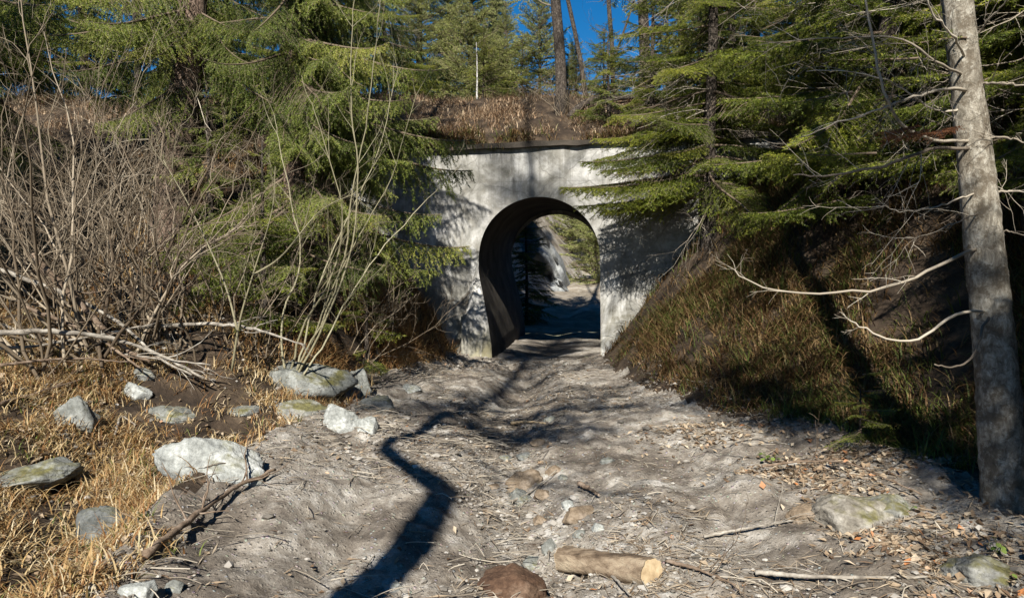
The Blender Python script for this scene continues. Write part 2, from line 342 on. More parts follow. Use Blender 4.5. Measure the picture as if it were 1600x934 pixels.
def hit(px, py, y1=13.0):
    d = pxdir(px, py); ys = np.arange(2.2, y1, .02); P = CAM + d * (ys / d[1])[:, None]
    g = ground(P[:, 0], P[:, 1]); k = np.argmax(P[:, 2] < g) if (P[:, 2] < g).any() else len(ys) - 1
    return np.array((P[k, 0], P[k, 1], g[k]))
def gz(x, y): return float(ground(np.array([x]), np.array([y]))[0])

def sheet(mb, xs, ys, f, mask=None):
    X, Y = np.meshgrid(xs, ys); Z = f(X, Y); nx = len(xs)
    V = np.stack((X, Y, Z), -1).reshape(-1, 3)
    i = (np.arange(len(ys) - 1)[:, None] * nx + np.arange(nx - 1)[None]); q = np.stack((i, i + 1, i + nx + 1, i + nx), -1)
    if mask is not None: q = q[mask((X[:-1, :-1] + X[1:, 1:]) / 2, (Y[:-1, :-1] + Y[1:, 1:]) / 2)]
    q = q.reshape(-1, 4); u, inv = np.unique(q, return_inverse=True)
    mb.add(V[u], inv.reshape(-1, 4), a=.5)

# split the near ground into path and banks; one common set of vertices on the seam
xs = np.concatenate((-np.geomspace(60, 5.6, 30), np.arange(-5.5, -2.4, .1), np.arange(-2.4, 3.6, .035), np.arange(3.6, 8, .12), np.geomspace(8.1, 60, 26)))
ys = np.concatenate((np.arange(-14, 2.2, .5), np.arange(2.2, 7, .035), np.arange(7, YW, .06), [YW + .1]))
def on_path(X, Y):
    wv = .12 * np.sin(Y * 3.1) + .10 * np.sin(Y * 7.3 + 1)
    return (X > ledge(Y) - .1 + wv) & (X < redge(Y) - .03 + .5 * wv)
mb = MB(); sheet(mb, xs, ys, ground, on_path); tag(mb.build('path', M['path']), kind='structure')
mb = MB(); sheet(mb, xs, ys, ground, lambda X, Y: ~on_path(X, Y)); tag(mb.build('ground', M['soil']), kind='structure')
mb = MB(); xe = np.concatenate((-np.geomspace(60, 5, 24), np.arange(-4.8, 8, .15), np.geomspace(8.2, 60, 24)))
def Etop(x, y): return E(x, y) + (.30 * fbm(x * .7, y * .7, 21) + .10 * fbm(x * 3, y * 3, 25)) * np.where(y < YW + .2, .3, 1)
sheet(mb, xe, np.concatenate(([YW + .1, YW + .2], np.arange(13.35, 17.4, .15), [17.42])), Etop)
tag(mb.build('embankment', M['soil']), kind='structure')
mb = MB(); sheet(mb, np.arange(-2.2, 4.2, .1), np.arange(13.0, 17.45, .1), far_ground); tag(mb.build('tunnel_floor', M['path']), kind='structure')
mb = MB(); sheet(mb, np.concatenate((-np.geomspace(120, 8.2, 20), np.arange(-8, 14, .2), np.geomspace(14.2, 160, 24))),
                 np.concatenate((np.arange(17.42, 45, .25), np.geomspace(45.5, 300, 30))), far_ground)
tag(mb.build('far_terrain', M['far_soil']), kind='structure')

# ------------------------------------------------------------------ the concrete underpass
AX = R(7.5); O3 = np.array((.45, YW, 0.)); ex = np.array((math.cos(AX), -math.sin(AX), 0)); ey = np.array((math.sin(AX), math.cos(AX), 0)); ez = np.array((0, 0, 1.))
def W(u, d, z): return O3 + np.multiply.outer(u, ex) + np.multiply.outer(d, ey) + np.multiply.outer(z, ez)
arc = [(.02 + 1.07 * math.cos(a), 1.78 + 1.05 * math.sin(a)) for a in np.linspace(R(188), 0, 40)]
prof = np.array([(-.70, -.3), (-.74, .25), (-.82, .7), (-.94, 1.15), (-1.02, 1.45)] + arc + [(1.10, 1.3), (1.11, .7), (1.12, -.3)])
def cast(theta, poly, c=(0., -.3)):
    d = np.array((math.cos(theta), math.sin(theta))); best = None
    for a, b in zip(poly[:-1], poly[1:]):
        e = b - a; den = d[0] * e[1] - d[1] * e[0]
        if abs(den) < 1e-9: continue
        r = a - np.array(c); tt = (r[0] * e[1] - r[1] * e[0]) / den; s = (r[0] * d[1] - r[1] * d[0]) / den
        if tt > 0 and -1e-6 <= s <= 1 + 1e-6: best = tt if best is None else min(best, tt)
    return np.array(c) + d * best
def ringwall(outer, mb, disp, d0, nr=26):
    cor = [math.atan2(p[1] + .3, p[0]) for p in outer[1:-1]]
    th = np.sort(np.concatenate((np.linspace(math.pi - 1e-4, 1e-4, 150), cor)))[::-1]
    P = np.array([cast(t_, prof) for t_ in th]); Q = np.array([cast(t_, outer) for t_ in th])
    t_ = np.linspace(0, 1, nr) ** 1.5; G = P[None] * (1 - t_)[:, None, None] + Q[None] * t_[:, None, None]
    D = disp(G[..., 0], G[..., 1]); V = W(G[..., 0], d0 - D, G[..., 1])
    n = len(th); i = np.arange(nr - 1)[:, None] * n + np.arange(n - 1)[None]
    mb.add(V.reshape(-1, 3), np.stack((i, i + 1, i + n + 1, i + n), -1).reshape(-1, 4), a=.5); return P, D[0]
def wing(u, z):
    zz = np.clip(1 - z / 1.9, 0, 1); left = -1.0 - .42 * zz
    return .55 * zz ** .75 * sst(left - .06, left + .05, u) * (u < 0) * (1 + .12 * np.sin(u * 14)) + .025 * fbm(u * 1.5, z * 1.5, 61) + .008 * fbm(u * 9, z * 9, 62)
tun = empty('concrete_underpass', (.45, 13.0, 0), 'pale weathered concrete underpass with a horseshoe arch through the embankment', 'underpass')
mb = MB(); outer = np.array([(-4.3, -.3), (-4.3, 3.62), (5.2, 3.80), (5.2, -.3)]); P, D = ringwall(outer, mb, wing, 0)
mb.build('headwall', M['concrete'], tun)
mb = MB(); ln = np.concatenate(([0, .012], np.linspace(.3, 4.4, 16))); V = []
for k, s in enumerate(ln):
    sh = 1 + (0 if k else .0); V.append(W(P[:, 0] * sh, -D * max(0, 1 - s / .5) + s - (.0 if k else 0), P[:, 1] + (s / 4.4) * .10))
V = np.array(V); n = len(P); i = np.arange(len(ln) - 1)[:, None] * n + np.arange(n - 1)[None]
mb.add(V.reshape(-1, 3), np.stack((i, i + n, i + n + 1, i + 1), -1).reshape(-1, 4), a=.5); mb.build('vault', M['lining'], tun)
mb = MB(); c1, c2 = W(-4.3, .14, 3.60), W(5.2, .14, 3.80)
def slab(mb, a, b, w0, w1, h0, h1, seg=40, j=.008):
    a = np.array(a); b = np.array(b); d = unit(b - a); s = np.cross(d, ez)
    V = []
    for k in range(seg + 1):
        p = a + (b - a) * k / seg; o = rng.normal(0, j, 4)
        V += [p + s * (w0 + o[0]) + ez * (h0 + o[1]), p + s * (w1 + o[2]) + ez * h0, p + s * w1 + ez * h1, p + s * (w0 + o[0]) + ez * (h1 + o[3])]
    i = np.arange(seg)[:, None] * 4 + np.arange(4)[None]; jn = np.arange(seg)[:, None] * 4 + (np.arange(4)[None] + 1) % 4
    q = np.stack((i, jn, jn + 4, i + 4), -1).reshape(-1, 4).tolist() + [[3, 2, 1, 0], [seg * 4, seg * 4 + 1, seg * 4 + 2, seg * 4 + 3]]
    mb.add(V, q)
slab(mb, c1, c2, .24, -.25, .0, .09); mb.build('coping', M['coping'], tun, smooth=False)
mb = MB(); outer2 = np.array([(-7, -.3), (-7, 5.45), (8, 5.45), (8, -.3)]); ringwall(outer2, mb, lambda u, z: 0 * u, 4.4, 10)
mb.build('rear_wall', M['concrete'], tun)

exec_after = []
# ------------------------------------------------------------------ conifers
def needles(p0, p1, sp, nl, nw, per, rg, fwd=.75):
    """needle triangles along many straight twigs"""
    Lg = np.linalg.norm(p1 - p0, axis=1); cnt = np.maximum(1, (Lg / sp).astype(int)); idx = np.repeat(np.arange(len(p0)), cnt * per)
    m = len(idx); u = rg.random(m)
    ax = (p1 - p0) / (Lg[:, None] + 1e-9); a = ax[idx]; base = p0[idx] + a * (u * Lg[idx])[:, None]
    r = rg.normal(0, 1, (m, 3)); r[:, 2] = r[:, 2] * .7 + .15
    s = r - a * (r * a).sum(1)[:, None]; s /= np.linalg.norm(s, axis=1)[:, None] + 1e-9
    d = s + a * fwd; d /= np.linalg.norm(d, axis=1)[:, None]
    wv = np.cross(d, rg.normal(0, 1, (m, 3))); wv /= np.linalg.norm(wv, axis=1)[:, None] + 1e-9
    le = nl * rg.uniform(.7, 1.15, m)[:, None]
    V = np.stack((base + wv * nw * .5, base - wv * nw * .5, base + d * le), 1).reshape(-1, 3)
    return V, idx, u
def bough(L, lod, droop, hang, rg):
    """one conifer bough along +X: needle arrays and wood arrays. hang: how far the side twigs hang down"""
    K = 14; t = np.linspace(0, 1, K); bend = rg.normal(0, .05) * L
    ax = np.stack((L * t * (1 - .06 * t), bend * t ** 2 + .02 * L * np.sin(t * 7 + rg.random() * 6), L * (-droop * t ** 1.3 + .5 * droop * t ** 3.2)), 1)
    wood = MB(); tube(wood, ax, .011 * L ** .7 * (1.15 - t) + .002, 4 if lod == 0 else 3, cap=False, a=.4)
    s0, s1, bri, sec = [], [], [], []; sp = (.055, .11, .22)[lod]; n = int(L / sp)
    for k in range(n):
        for sd in (-1, 1):
            u = .10 + .9 * (k + rg.random()) / n; i = min(int(u * (K - 1)), K - 2); f = u * (K - 1) - i
            p = ax[i] * (1 - f) + ax[i + 1] * f; T = unit(ax[i + 1] - ax[i])
            ls = (L * .40 * (1 - u) ** .75 * min(1, .35 + u * 2.2) + .07) * rg.uniform(.55, 1.15)
            hg = hang * rg.uniform(.5, 1.3)
            side = unit(np.array((T[0], T[1], T[2])) * .75 + np.array((0, sd * .95, 0)) + np.array((0, 0, -hg * .6)))
            m = 3; q = p
            for j in range(m):
                dd = unit(side + np.array((0, 0, -hg * j * .45)) + rg.normal(0, .06, 3)); q2 = q + dd * ls / m
                s0.append(q); s1.append(q2); bri.append(u); sec.append(1)
                if lod == 0 or (lod == 1 and rg.random() < .6):
                    for e in (-1, 1):
                        tl = ls * (.42 - .09 * j) * rg.uniform(.5, 1.1)
                        if tl < .03: continue
                        b0 = q + (q2 - q) * rg.random(); ts = unit(dd * .8 + np.cross(dd, (0, 0, 1)) * e * .8 + np.array((0, 0, -hg * .5)) + rg.normal(0, .1, 3))
                        s0.append(b0); s1.append(b0 + ts * tl); bri.append(min(1, u + .2)); sec.append(0)
                q = q2
    for k in range(K - 3): s0.append(ax[k + 2]); s1.append(ax[k + 3]); bri.append(k / K); sec.append(0)
    s0 = np.array(s0); s1 = np.array(s1); bri = np.array(bri)
    keep = bri > .12
    sp_, nl, nw, per = ((.0105, .023, .0056, 3), (.02, .034, .010, 3), (.035, .07, .02, 3))[lod]
    V, idx, u = needles(s0[keep], s1[keep], sp_, nl, nw, per, rg); b = bri[keep][idx]
    twr = rg.random(len(s0))[np.flatnonzero(keep)][idx]
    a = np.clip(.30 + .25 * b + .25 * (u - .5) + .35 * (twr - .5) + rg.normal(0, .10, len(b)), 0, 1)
    # wood of side twigs as thin triangles prisms (3 sided)
    if lod < 2:
        sm = np.array(sec) > 0
        for p, q in zip(s0[sm], s1[sm]):
            tube(wood, np.stack((p, q)), (.0022 if lod == 0 else .004), 3, cap=False, a=.6)
    return V, np.repeat(a, 3), wood.arrays()
LIB = {}
def bough_lib(key, lod, droop, hang, lengths, nvar=3):
    rg = np.random.default_rng(abs(hash(key)) % 1000 if False else sum(map(ord, key)))
    LIB[key] = [(L, [bough(L, lod, droop, hang, rg) for _ in range(nvar)]) for L in lengths]
bough_lib('near', 0, .18, .35, (.6, 1.2, 1.9)); bough_lib('droopy', 0, .34, 1.1, (.6, 1.2, 1.9))
bough_lib('mid', 1, .15, .3, (.8, 1.6)); bough_lib('pine', 1, -.12, -.1, (.8, 1.6), 2); bough_lib('far', 2, .05, .15, (.8, 1.6))

class Conifer:
    def __init__(s): s.nv = []; s.na = []; s.wood = MB()
    def bough(s, key, p, az, pitch, L, tint=0.):
        ls = [x[0] for x in LIB[key]]; i = int(np.argmin([abs(math.log(L / l)) for l in ls])); V, a, wd = LIB[key][i][1][rng.integers(len(LIB[key][i][1]))]
        sc_ = L / ls[i]; fl = rng.choice((-1, 1)); ro = rng.normal(0, .18)
        Mx = (Matrix.Rotation(az, 3, 'Z') @ Matrix.Rotation(-pitch, 3, 'Y') @ Matrix.Rotation(ro, 3, 'X')) @ Matrix.Diagonal((sc_, sc_ * fl, sc_))
        Mx = np.array(Mx); p = np.array(p, float)
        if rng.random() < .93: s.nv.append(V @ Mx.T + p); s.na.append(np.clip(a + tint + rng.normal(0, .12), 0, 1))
        wv, wq, wt, wa = wd; s.wood.add(wv @ Mx.T + p, wq, wt, wa)
    def crown(s, key, base, H, hb, Rad, spacing=.33, per=5, p0=-.25, p1=.35, lean=(0, 0), keep=lambda az, z: True, power=.8, top=None):
        z = hb
        while z < (H - .12 if top is None else top):
            f = (z - hb) / (H - hb)
            for k in range(per):
                az = k * 2 * math.pi / per + z * 2.4 + rng.normal(0, .3)
                L = Rad * (1 - f) ** power * rng.uniform(.65, 1.1) + .12
                if keep(az, z): s.bough(key, (base[0] + lean[0] * z, base[1] + lean[1] * z, base[2] + z + rng.normal(0, .13)), az, p0 + (p1 - p0) * f + rng.normal(0, .19), L * rng.uniform(.75, 1.12))
            z += spacing * (1 - .45 * f) * rng.uniform(.8, 1.2)
    def build(s, root, mat='needle'):
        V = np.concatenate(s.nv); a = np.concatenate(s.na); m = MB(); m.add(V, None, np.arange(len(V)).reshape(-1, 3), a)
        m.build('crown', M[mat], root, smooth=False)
        s.wood.build('branches', M['twig'], root)
def trunk(root, mat, base, H, r0, r1=.02, lean=(0, 0), flare=.35, n=18, seg=30, wob=.02, path=None, j=.03):
    mb = MB(); t = np.linspace(0, 1, seg); z = t * H
    P = np.stack((base[0] + lean[0] * z + wob * np.sin(z * 1.3 + base[0]), base[1] + lean[1] * z + wob * np.cos(z * 1.1), base[2] - .25 + z * (1 + .25 / H)), 1) if path is None else spline(path, seg)
    rad = r0 + (r1 - r0) * t + r0 * flare * np.exp(-z / (.35))
    tube(mb, P, rad, n, True, .5)
    v = mb.v[0]; c = np.repeat(P, n, 0); k = len(c); off = v[:k] - c; th = np.tile(np.arange(n), seg); zz = v[:k, 2]
    v[:k] = c + off * (1 + j * rng.normal(0, 1, k) + .14 * np.exp(-np.repeat(z, n) / .4) * np.sin(th * 3 * 2 * math.pi / n * 1.0 + 1))[:, None]
    mb.build('trunk', M[mat], root); return P

# ---- the drooping spruce left of the underpass, the biggest of the picture
bx, by = -2.75, 9.4; bz = gz(bx, by)
t_ = empty('spruce_tree', (bx, by, bz), 'dense drooping spruce whose boughs hang over the left side of the underpass', 'tree', 'spruces around the underpass')
trunk(t_, 'bark_red', (bx, by, bz), 11, .15)
c = Conifer(); c.crown('droopy', (bx, by, bz), 11, .3, 2.2, .27, 8, -.35, .25, top=5.8, keep=lambda az, z: (math.cos(az) > -.4 or z < 1.4 or rng.random() < .08) and not (z < 1.7 and math.cos(az) > .05))
c.crown('mid', (bx, by, bz), 11, 5.6, 1.4, .5, 5, -.2, .3)
for px, py, Y, L in ((742, 212, 9.6, 2.0), (735, 380, 9.9, 1.9), (700, 100, 9.0, 1.9), (740, 260, 10.4, 2.0), (690, 330, 9.4, 1.7), (680, 420, 10.0, 1.6), (600, 60, 8.2, 1.6), (640, 150, 8.6, 1.6), (560, 130, 7.8, 1.6), (500, 80, 8, 1.6), (650, 250, 8.8, 1), (600, 330, 8.4, 1), (520, 300, 7.6, 1), (460, 220, 7.9, 1), (560, 430, 8.2, 1), (480, 420, 7.9, 1), (620, 20, 9, 1)):
    tip = at(px, py, Y); p = np.array((bx, by, tip[2] + .35)); d = tip - p; L = np.linalg.norm(d); c.bough('droopy', p, math.atan2(d[1], d[0]), math.asin(d[2] / L) + .16, L * 1.05, .06)
c.build(t_, 'needle_droop')

# ---- the old trunk on the left slope
bx, by = -4.35, 9.6; bz = gz(bx, by)
t_ = empty('spruce_tree', (bx, by, bz), 'thick old spruce with reddish scaly bark on the left slope', 'tree', 'spruces around the underpass')
pts = [at(262, 440, 9.6) - ez * .3, at(268, 330, 9.6), at(284, 180, 9.7), at(300, 40, 9.8), at(304, -260, 10), at(300, -700, 10.2)]
mbp = trunk(t_, 'bark_red', (bx, by, bz), 10, .26, .12, path=pts, flare=.25)
c = Conifer()
for k in range(46):
    z = 2.5 + k * .11; az = k * 2.4
    if math.sin(az) < -.25 and abs(math.cos(az)) < .8 and z < 5.6: continue
    c.bough('droopy', mbp[np.argmin(abs(mbp[:, 2] - bz - z))], az, -.3 + .02 * k, rng.uniform(1.0, 1.9))
for px, py, Y in ((90, 120, 8.4), (190, 90, 8.6), (150, 200, 8.3), (30, 60, 8.5), (400, 110, 9.2), (60, 10, 8.2), (110, 40, 8), (140, 0, 8.3)):
    tip = at(px, py, Y); p = np.array(mbp[np.argmin(abs(mbp[:, 2] - tip[2] - .8))]); d = tip - p; L = np.linalg.norm(d)
    c.bough('droopy', p, math.atan2(d[1], d[0]), math.asin(d[2] / L) + .2, L, .1)
c.build(t_, 'needle_droop')
mb = MB()
for k in range(26):
    i = rng.integers(3, 20); az = rng.uniform(0, 6.28); twig(mb, mbp[i], (math.cos(az), math.sin(az), -.2), rng.uniform(.5, 1.3), .009, 2, 5, .8, .15, -.2)
mb.build('dead_branches', M['dead'], t_)

# ---- young spruces on the left bank
def young(px, py, Y, H, Rad, label, key='near', mat='needle', name='young_spruce', group='young spruces', hb=.1, p0=-.15, top=None, spacing=.25):
    x, y = at(px, py, Y)[:2]; z = gz(x, y) if y < 12.9 else float(Etop(np.array([x]), np.array([y]))[0])
    r = empty(name, (x, y, z), label, 'tree', group); trunk(r, 'bark_dark', (x, y, z), H, .02 + H * .012, .008, n=8)
    c = Conifer(); c.crown(key, (x, y, z), H, hb, Rad, spacing, 5, p0, .5, top=top); c.build(r, mat); return r
young(1020, 200, 13.7, 3.2, 1.15, 'spruce at the top of the wall left of the overhanging spruce', 'near', group='young spruces')
young(950, 200, 14.2, 1.7, .8, 'small spruce on the crest above the right half of the arch', 'near')
y1 = young(415, 520, 8.3, 2.1, .75, 'bushy green young spruce among bare stems below the thick old trunk', 'near', 'needle')
y2 = young(330, 420, 9.6, 2.0, .8, 'young spruce growing just right of the thick reddish trunk', 'droopy', 'needle_droop')
young(575, 540, 9.3, 1.1, .55, 'small spruce low at the rock beside the orange grass', 'near')

# ---- right side: hero trunk with dead branches
bx, by = at(1572, 838, 4.35)[:2]; bz = gz(bx, by)
t_ = empty('fir_tree', (bx, by, bz), 'pale grey trunk with curved dead branches at the right edge', 'tree')
pts = [at(1572, 850, 4.35) - ez * .3, at(1570, 780, 4.35), at(1562, 640, 4.38), at(1548, 480, 4.42), at(1532, 330, 4.48), at(1516, 180, 4.55), at(1497, 20, 4.6), at(1470, -260, 4.75), at(1440, -700, 4.9), at(1420, -1200, 5.1)]
mb = MB(); seg = 90; P = spline(pts, seg); s = np.concatenate(([0], np.cumsum(np.linalg.norm(np.diff(P, axis=0), axis=1))))
rad = np.interp(s, (0, .45, 1.6, 3.0, 4.5, 9), (.20, .132, .112, .090, .075, .04)); n = 28
tube(mb, P, rad, n, True, .5); v = mb.v[0]; k = seg * n; cc = np.repeat(P, n, 0); th = np.tile(np.arange(n), seg) * 2 * math.pi / n; ss = np.repeat(s, n)
v[:k] = cc + (v[:k] - cc) * (1 + .03 * rng.normal(0, 1, k) + .16 * np.exp(-ss / .45) * np.sin(th * 4 + 1) + .10 * fbm(np.cos(th) * 1.5 + ss * .6, np.sin(th) * 1.5 + ss * 1.7, 71))[:, None]
mb.build('trunk', M['bark_grey'], t_)
hero = MB()
def traced(mb, pts, r0, r1=.002, twigs=0, tl=.3):
    Pp = spline([at(*p) for p in pts], 22); Pp = Pp + rng.normal(0, .004, Pp.shape)
    tube(mb, Pp, np.linspace(r0, r1, 22), 6, True)
    for k in range(twigs):
        i = rng.integers(4, 21); d = unit(Pp[i] - Pp[i - 1]); twig(mb, Pp[i], d + rng.normal(0, .6, 3), tl * rng.uniform(.4, 1.2), max(.0018, .35 * (r0 + (r1 - r0) * i / 22)), 1, 4, .8, .12, -.1)
traced(hero, [(1545, 485, 4.4), (1490, 492, 4.1), (1440, 528, 3.95), (1390, 530, 3.9), (1345, 510, 3.9), (1316, 490, 3.9)], .010, .003, 3, .15)
traced(hero, [(1548, 480, 4.4), (1530, 530, 4.2), (1518, 560, 4.1), (1490, 573, 4.05), (1458, 570, 4.0)], .009, .004, 0)
traced(hero, [(1530, 385, 4.45), (1475, 410, 4.1), (1410, 442, 4.0), (1320, 456, 4.0), (1230, 456, 4.1), (1170, 440, 4.2), (1138, 415, 4.3)], .011, .003, 7, .35)
traced(hero, [(1520, 220, 4.5), (1455, 218, 4.3), (1410, 195, 4.2), (1385, 150, 4.1), (1365, 70, 4.1), (1350, -10, 4.1)], .011, .006, 9, .35)
traced(hero, [(1520, 230, 4.5), (1450, 235, 4.2), (1370, 262, 4.1), (1290, 275, 4.2), (1240, 272, 4.3)], .012, .004, 12, .4)
traced(hero, [(1510, 140, 4.5), (1470, 140, 4.2), (1420, 155, 4.1), (1330, 185, 4.2), (1250, 215, 4.4)], .011, .003, 12, .4)
traced(hero, [(1530, 300, 4.5), (1480, 318, 4.2), (1420, 330, 4.1), (1370, 320, 4.1)], .006, .002, 8, .4)
traced(hero, [(1525, 132, 4.55), (1560, 130, 4.4), (1620, 135, 4.3)], .009, .005, 4)
traced(hero, [(1530, 218, 4.5), (1570, 215, 4.4), (1640, 235, 4.3)], .008, .004, 5)
traced(hero, [(1540, 302, 4.5), (1580, 298, 4.4), (1640, 305, 4.3)], .009, .005, 5)
traced(hero, [(1545, 365, 4.5), (1575, 362, 4.4), (1630, 375, 4.3)], .006, .003, 4)
traced(hero, [(1515, 100, 4.6), (1490, 60, 4.3), (1455, 15, 4.1), (1440, -30, 4.0)], .009, .004, 7, .3)
traced(hero, [(1520, 60, 4.6), (1555, 20, 4.4), (1600, -20, 4.2)], .007, .003, 5)
traced(hero, [(1535, 330, 4.5), (1500, 345, 4.2), (1440, 370, 4.0), (1395, 372, 4.0)], .005, .002, 6, .3)
traced(hero, [(1512, 120, 4.6), (1470, 100, 4.3), (1400, 60, 4.2), (1300, 60, 4.3), (1180, 70, 4.6)], .009, .002, 16, .45)
traced(hero, [(1512, 170, 4.6), (1460, 170, 4.4), (1370, 120, 4.3), (1260, 110, 4.5)], .008, .002, 16, .45)
hero.build('dead_branches', M['dead'], t_)
c = Conifer()
for px, py, Y, L in ((1290, 145, 4.6, .55), (1360, 150, 4.5, .5), (1470, 60, 4.4, .5), (1400, 90, 4.8, .6), (1440, 115, 4.5, .45), (1580, 60, 4.3, .6), (1600, 200, 4.4, .5), (1590, 15, 4.2, .6), (1330, 240, 4.7, .5)):
    c.bough('near', at(px + 40, py, Y + .1), math.pi - rng.uniform(-.5, .5) if px < 1500 else rng.uniform(-.6, .2), rng.uniform(-.1, .15), L, .12)
P_ = at(1440, 205, 4.2)
for k in range(26): c.bough('mid', P[np.argmin(abs(P[:, 2] - 4.2 - k * .16))], k * 2.4, -.1 + .01 * k, rng.uniform(.9, 1.7) * (1 - k / 40))
c.build(t_)
c2 = Conifer()
for px, py, Y in ((1420, 200, 4.1), (1400, 195, 4.15), (1470, 195, 4.2)): c2.bough('near', at(px + 40, py, Y), math.pi + rng.uniform(-.3, .3), -.1, .32)
V = np.concatenate(c2.nv); m_ = MB(); m_.add(V, None, np.arange(len(V)).reshape(-1, 3), np.concatenate(c2.na)); m_.build('brown_sprays', M['needle_brown'], t_, smooth=False)

# ---- right bank spruces
def spruce(x, y, H, Rad, label, key='near', mat='needle', hb=.3, top=None, r0=None, per=5, spacing=.36, extra=(), dead=0, z=None, p0=-.2, bark_='bark_dark', group='spruces around the underpass', name='spruce_tree'):
    z = (gz(x, y) if y < 12.9 else float(Etop(np.array([x]), np.array([y]))[0])) if z is None else z
    r = empty(name, (x, y, z), label, 'tree', group); tp = trunk(r, bark_, (x, y, z), H, r0 or H * .013, .015, n=12)
    c = Conifer(); c.crown(key, (x, y, z), H, hb, Rad, spacing, per, p0, .35, top=top)
    if top: c.crown('mid', (x, y, z), H, top, Rad * (1 - (top - hb) / (H - hb)) ** .8, .5, 4, -.1, .4)
    for px, py, Y in extra:
        tip = at(px, py, Y); p = np.array((x, y, tip[2] + .25)); d = tip - p; L = np.linalg.norm(d); c.bough(key, p, math.atan2(d[1], d[0]), math.asin(d[2] / L) + .08, L * 1.02, .05)
    c.build(r, mat)
    if dead:
        mb = MB()
        for k in range(dead):
            az = rng.uniform(2.2, 5.2); hz = z + rng.uniform(.4, min(H * .7, 5)); twig(mb, (x, y, hz), (math.cos(az), math.sin(az), rng.uniform(-.35, .1)), Rad * rng.uniform(.5, 1.1), .008, 2, 7, .8, .12, -.1)
        mb.build('dead_branches', M['dead'], r)
    return r
s1 = spruce(3.1, 11.6, 8.5, 2.0, 'sunlit spruce overhanging the right shoulder of the concrete arch', 'near', top=4.2, hb=1.0, dead=22,
       extra=((868, 290, 11.4), (900, 250, 11.2), (930, 330, 11.5), (985, 210, 11), (950, 270, 11), (1020, 300, 11), (890, 320, 11.6), (960, 180, 11.3), (1040, 240, 10.9), (920, 215, 11.2), (905, 290, 11.0)))
s2 = spruce(4.3, 8.6, 9.5, 2.1, 'tall dark spruce on the bank between the overhanging spruce and the pale trunk', 'near', top=4.4, hb=.9, dead=30,
       extra=((1100, 250, 8.2), (1120, 150, 8.2), (1150, 330, 8), (1180, 60, 8), (1090, 80, 8.4), (1180, 240, 7.8)))
s3 = spruce(4.7, 6.6, 8.0, 1.7, 'near shaded spruce on the right bank just left of the pale trunk', 'near', top=3.6, hb=.8, dead=30)
GS = 'spruces around the underpass'
dl_ = spruce(-6.6, 7.0, 9, 2.3, 'drooping spruce at the upper left edge above the bare shrubs', 'droopy', 'needle_droop', hb=1.9, top=5.2, per=7, spacing=.32, p0=-.35, bark_='bark_red')
copy_thing(dl_, (-7.6, 10.0, gz(-7.6, 10)), 2.0, 1.05, 'drooping spruce behind the one at the upper left edge', GS)
copy_thing(dl_, (-3.3, 12.2, gz(-3.3, 12.2)), 4.0, .85, 'drooping spruce between the thick old trunk and the largest drooping spruce', GS)
copy_thing(dl_, (-5.4, 12.6, gz(-5.4, 12.6)), 5.0, .8, 'drooping spruce just behind the thick old trunk', GS)
for x_, y_, k_, s_, l_ in ((5.3, 11.2, s1, 1.0, 'dense spruce second in line from the overhanging one'), (4.0, 13.6, s2, .8, 'spruce at the top of the bank right behind the overhanging spruce'), (7.2, 12.4, s2, 1.0, 'tall spruce at the top of the right bank'), (5.7, 8.0, s3, 1.25, 'shaded spruce standing left of and far behind the pale trunk'), (7.4, 8.6, s3, 1.3, 'shaded spruce right of and far behind the pale trunk')):
    copy_thing(k_, (x_, y_, gz(x_, min(y_, 13))), x_ * 3, s_, l_, GS)
copy_thing(s2, (6.4, 6.8, gz(6.4, 6.8)), 1.3, 1.0, 'dark spruce partly hidden behind the pale right trunk', GS)
copy_thing(s1, (6.3, 10.2, gz(6.3, 10.2)), 2.2, 1.1, 'dark spruce high on the right bank behind the tall dark one', GS)
copy_thing(s3, (5.0, 4.9, gz(5.0, 4.9)), 2.0, 1.0, 'shaded spruce at the right edge beyond the pale trunk', GS)
copy_thing(s2, (8.8, 9.2, gz(8.8, 9.2)), 4.0, 1.15, 'spruce deep in the dark wood on the right', GS)
copy_thing(s1, (5.6, 13.9, 4.2), 3.6, .9, 'spruce on the embankment top above the right shoulder of the arch', GS)
hi = spruce(-13, -9, 14, 2.0, 'unseen tall spruce with a high crown at the left, pattern for the added shade trees', 'mid', hb=7.2, spacing=.24, per=9, z=0, group='unseen spruces added for shade')  # high crown shaped for shade; copied below as the added shade trees
# ---- unseen trees added behind the camera to shade the right bank and underpass
for k, (src, x, y, rz, s_, lab) in enumerate(((hi, 3.2, 1.1, 0, .52, 'n'), (hi, 4.3, .9, 4, .56, 'n'), (hi, 3.7, -3.8, 0, 1, 'a'), (hi, 4.1, -1.3, 1, .9, 'h'), (hi, 4.7, -2.4, 2, .95, 'a'), (hi, 4.6, -2.6, 3, 1.0, 'a'), (s2, 4.35, 1.6, 1, 1.05, 'a'), (s2, 5.9, 2.3, 3, 1.1, 'a'), (s3, 4.4, -1.2, 2, .72, 'a'), (s3, 6.4, -.6, 4, .9, 'a'), (s1, 7.8, 3.0, 2, 1.1, 'b'), (s3, 5.6, -3.2, 3, .95, 'c'), (s2, 7.5, -2, 5, 1.3, 'd'), (s3, 1.65, -2.5, 1, .92, 'e'))):
    copy_thing(src, (x, y, gz(x, y)), rz, s_, 'unseen spruce added outside the picture to shade the right side', 'unseen spruces added for shade')

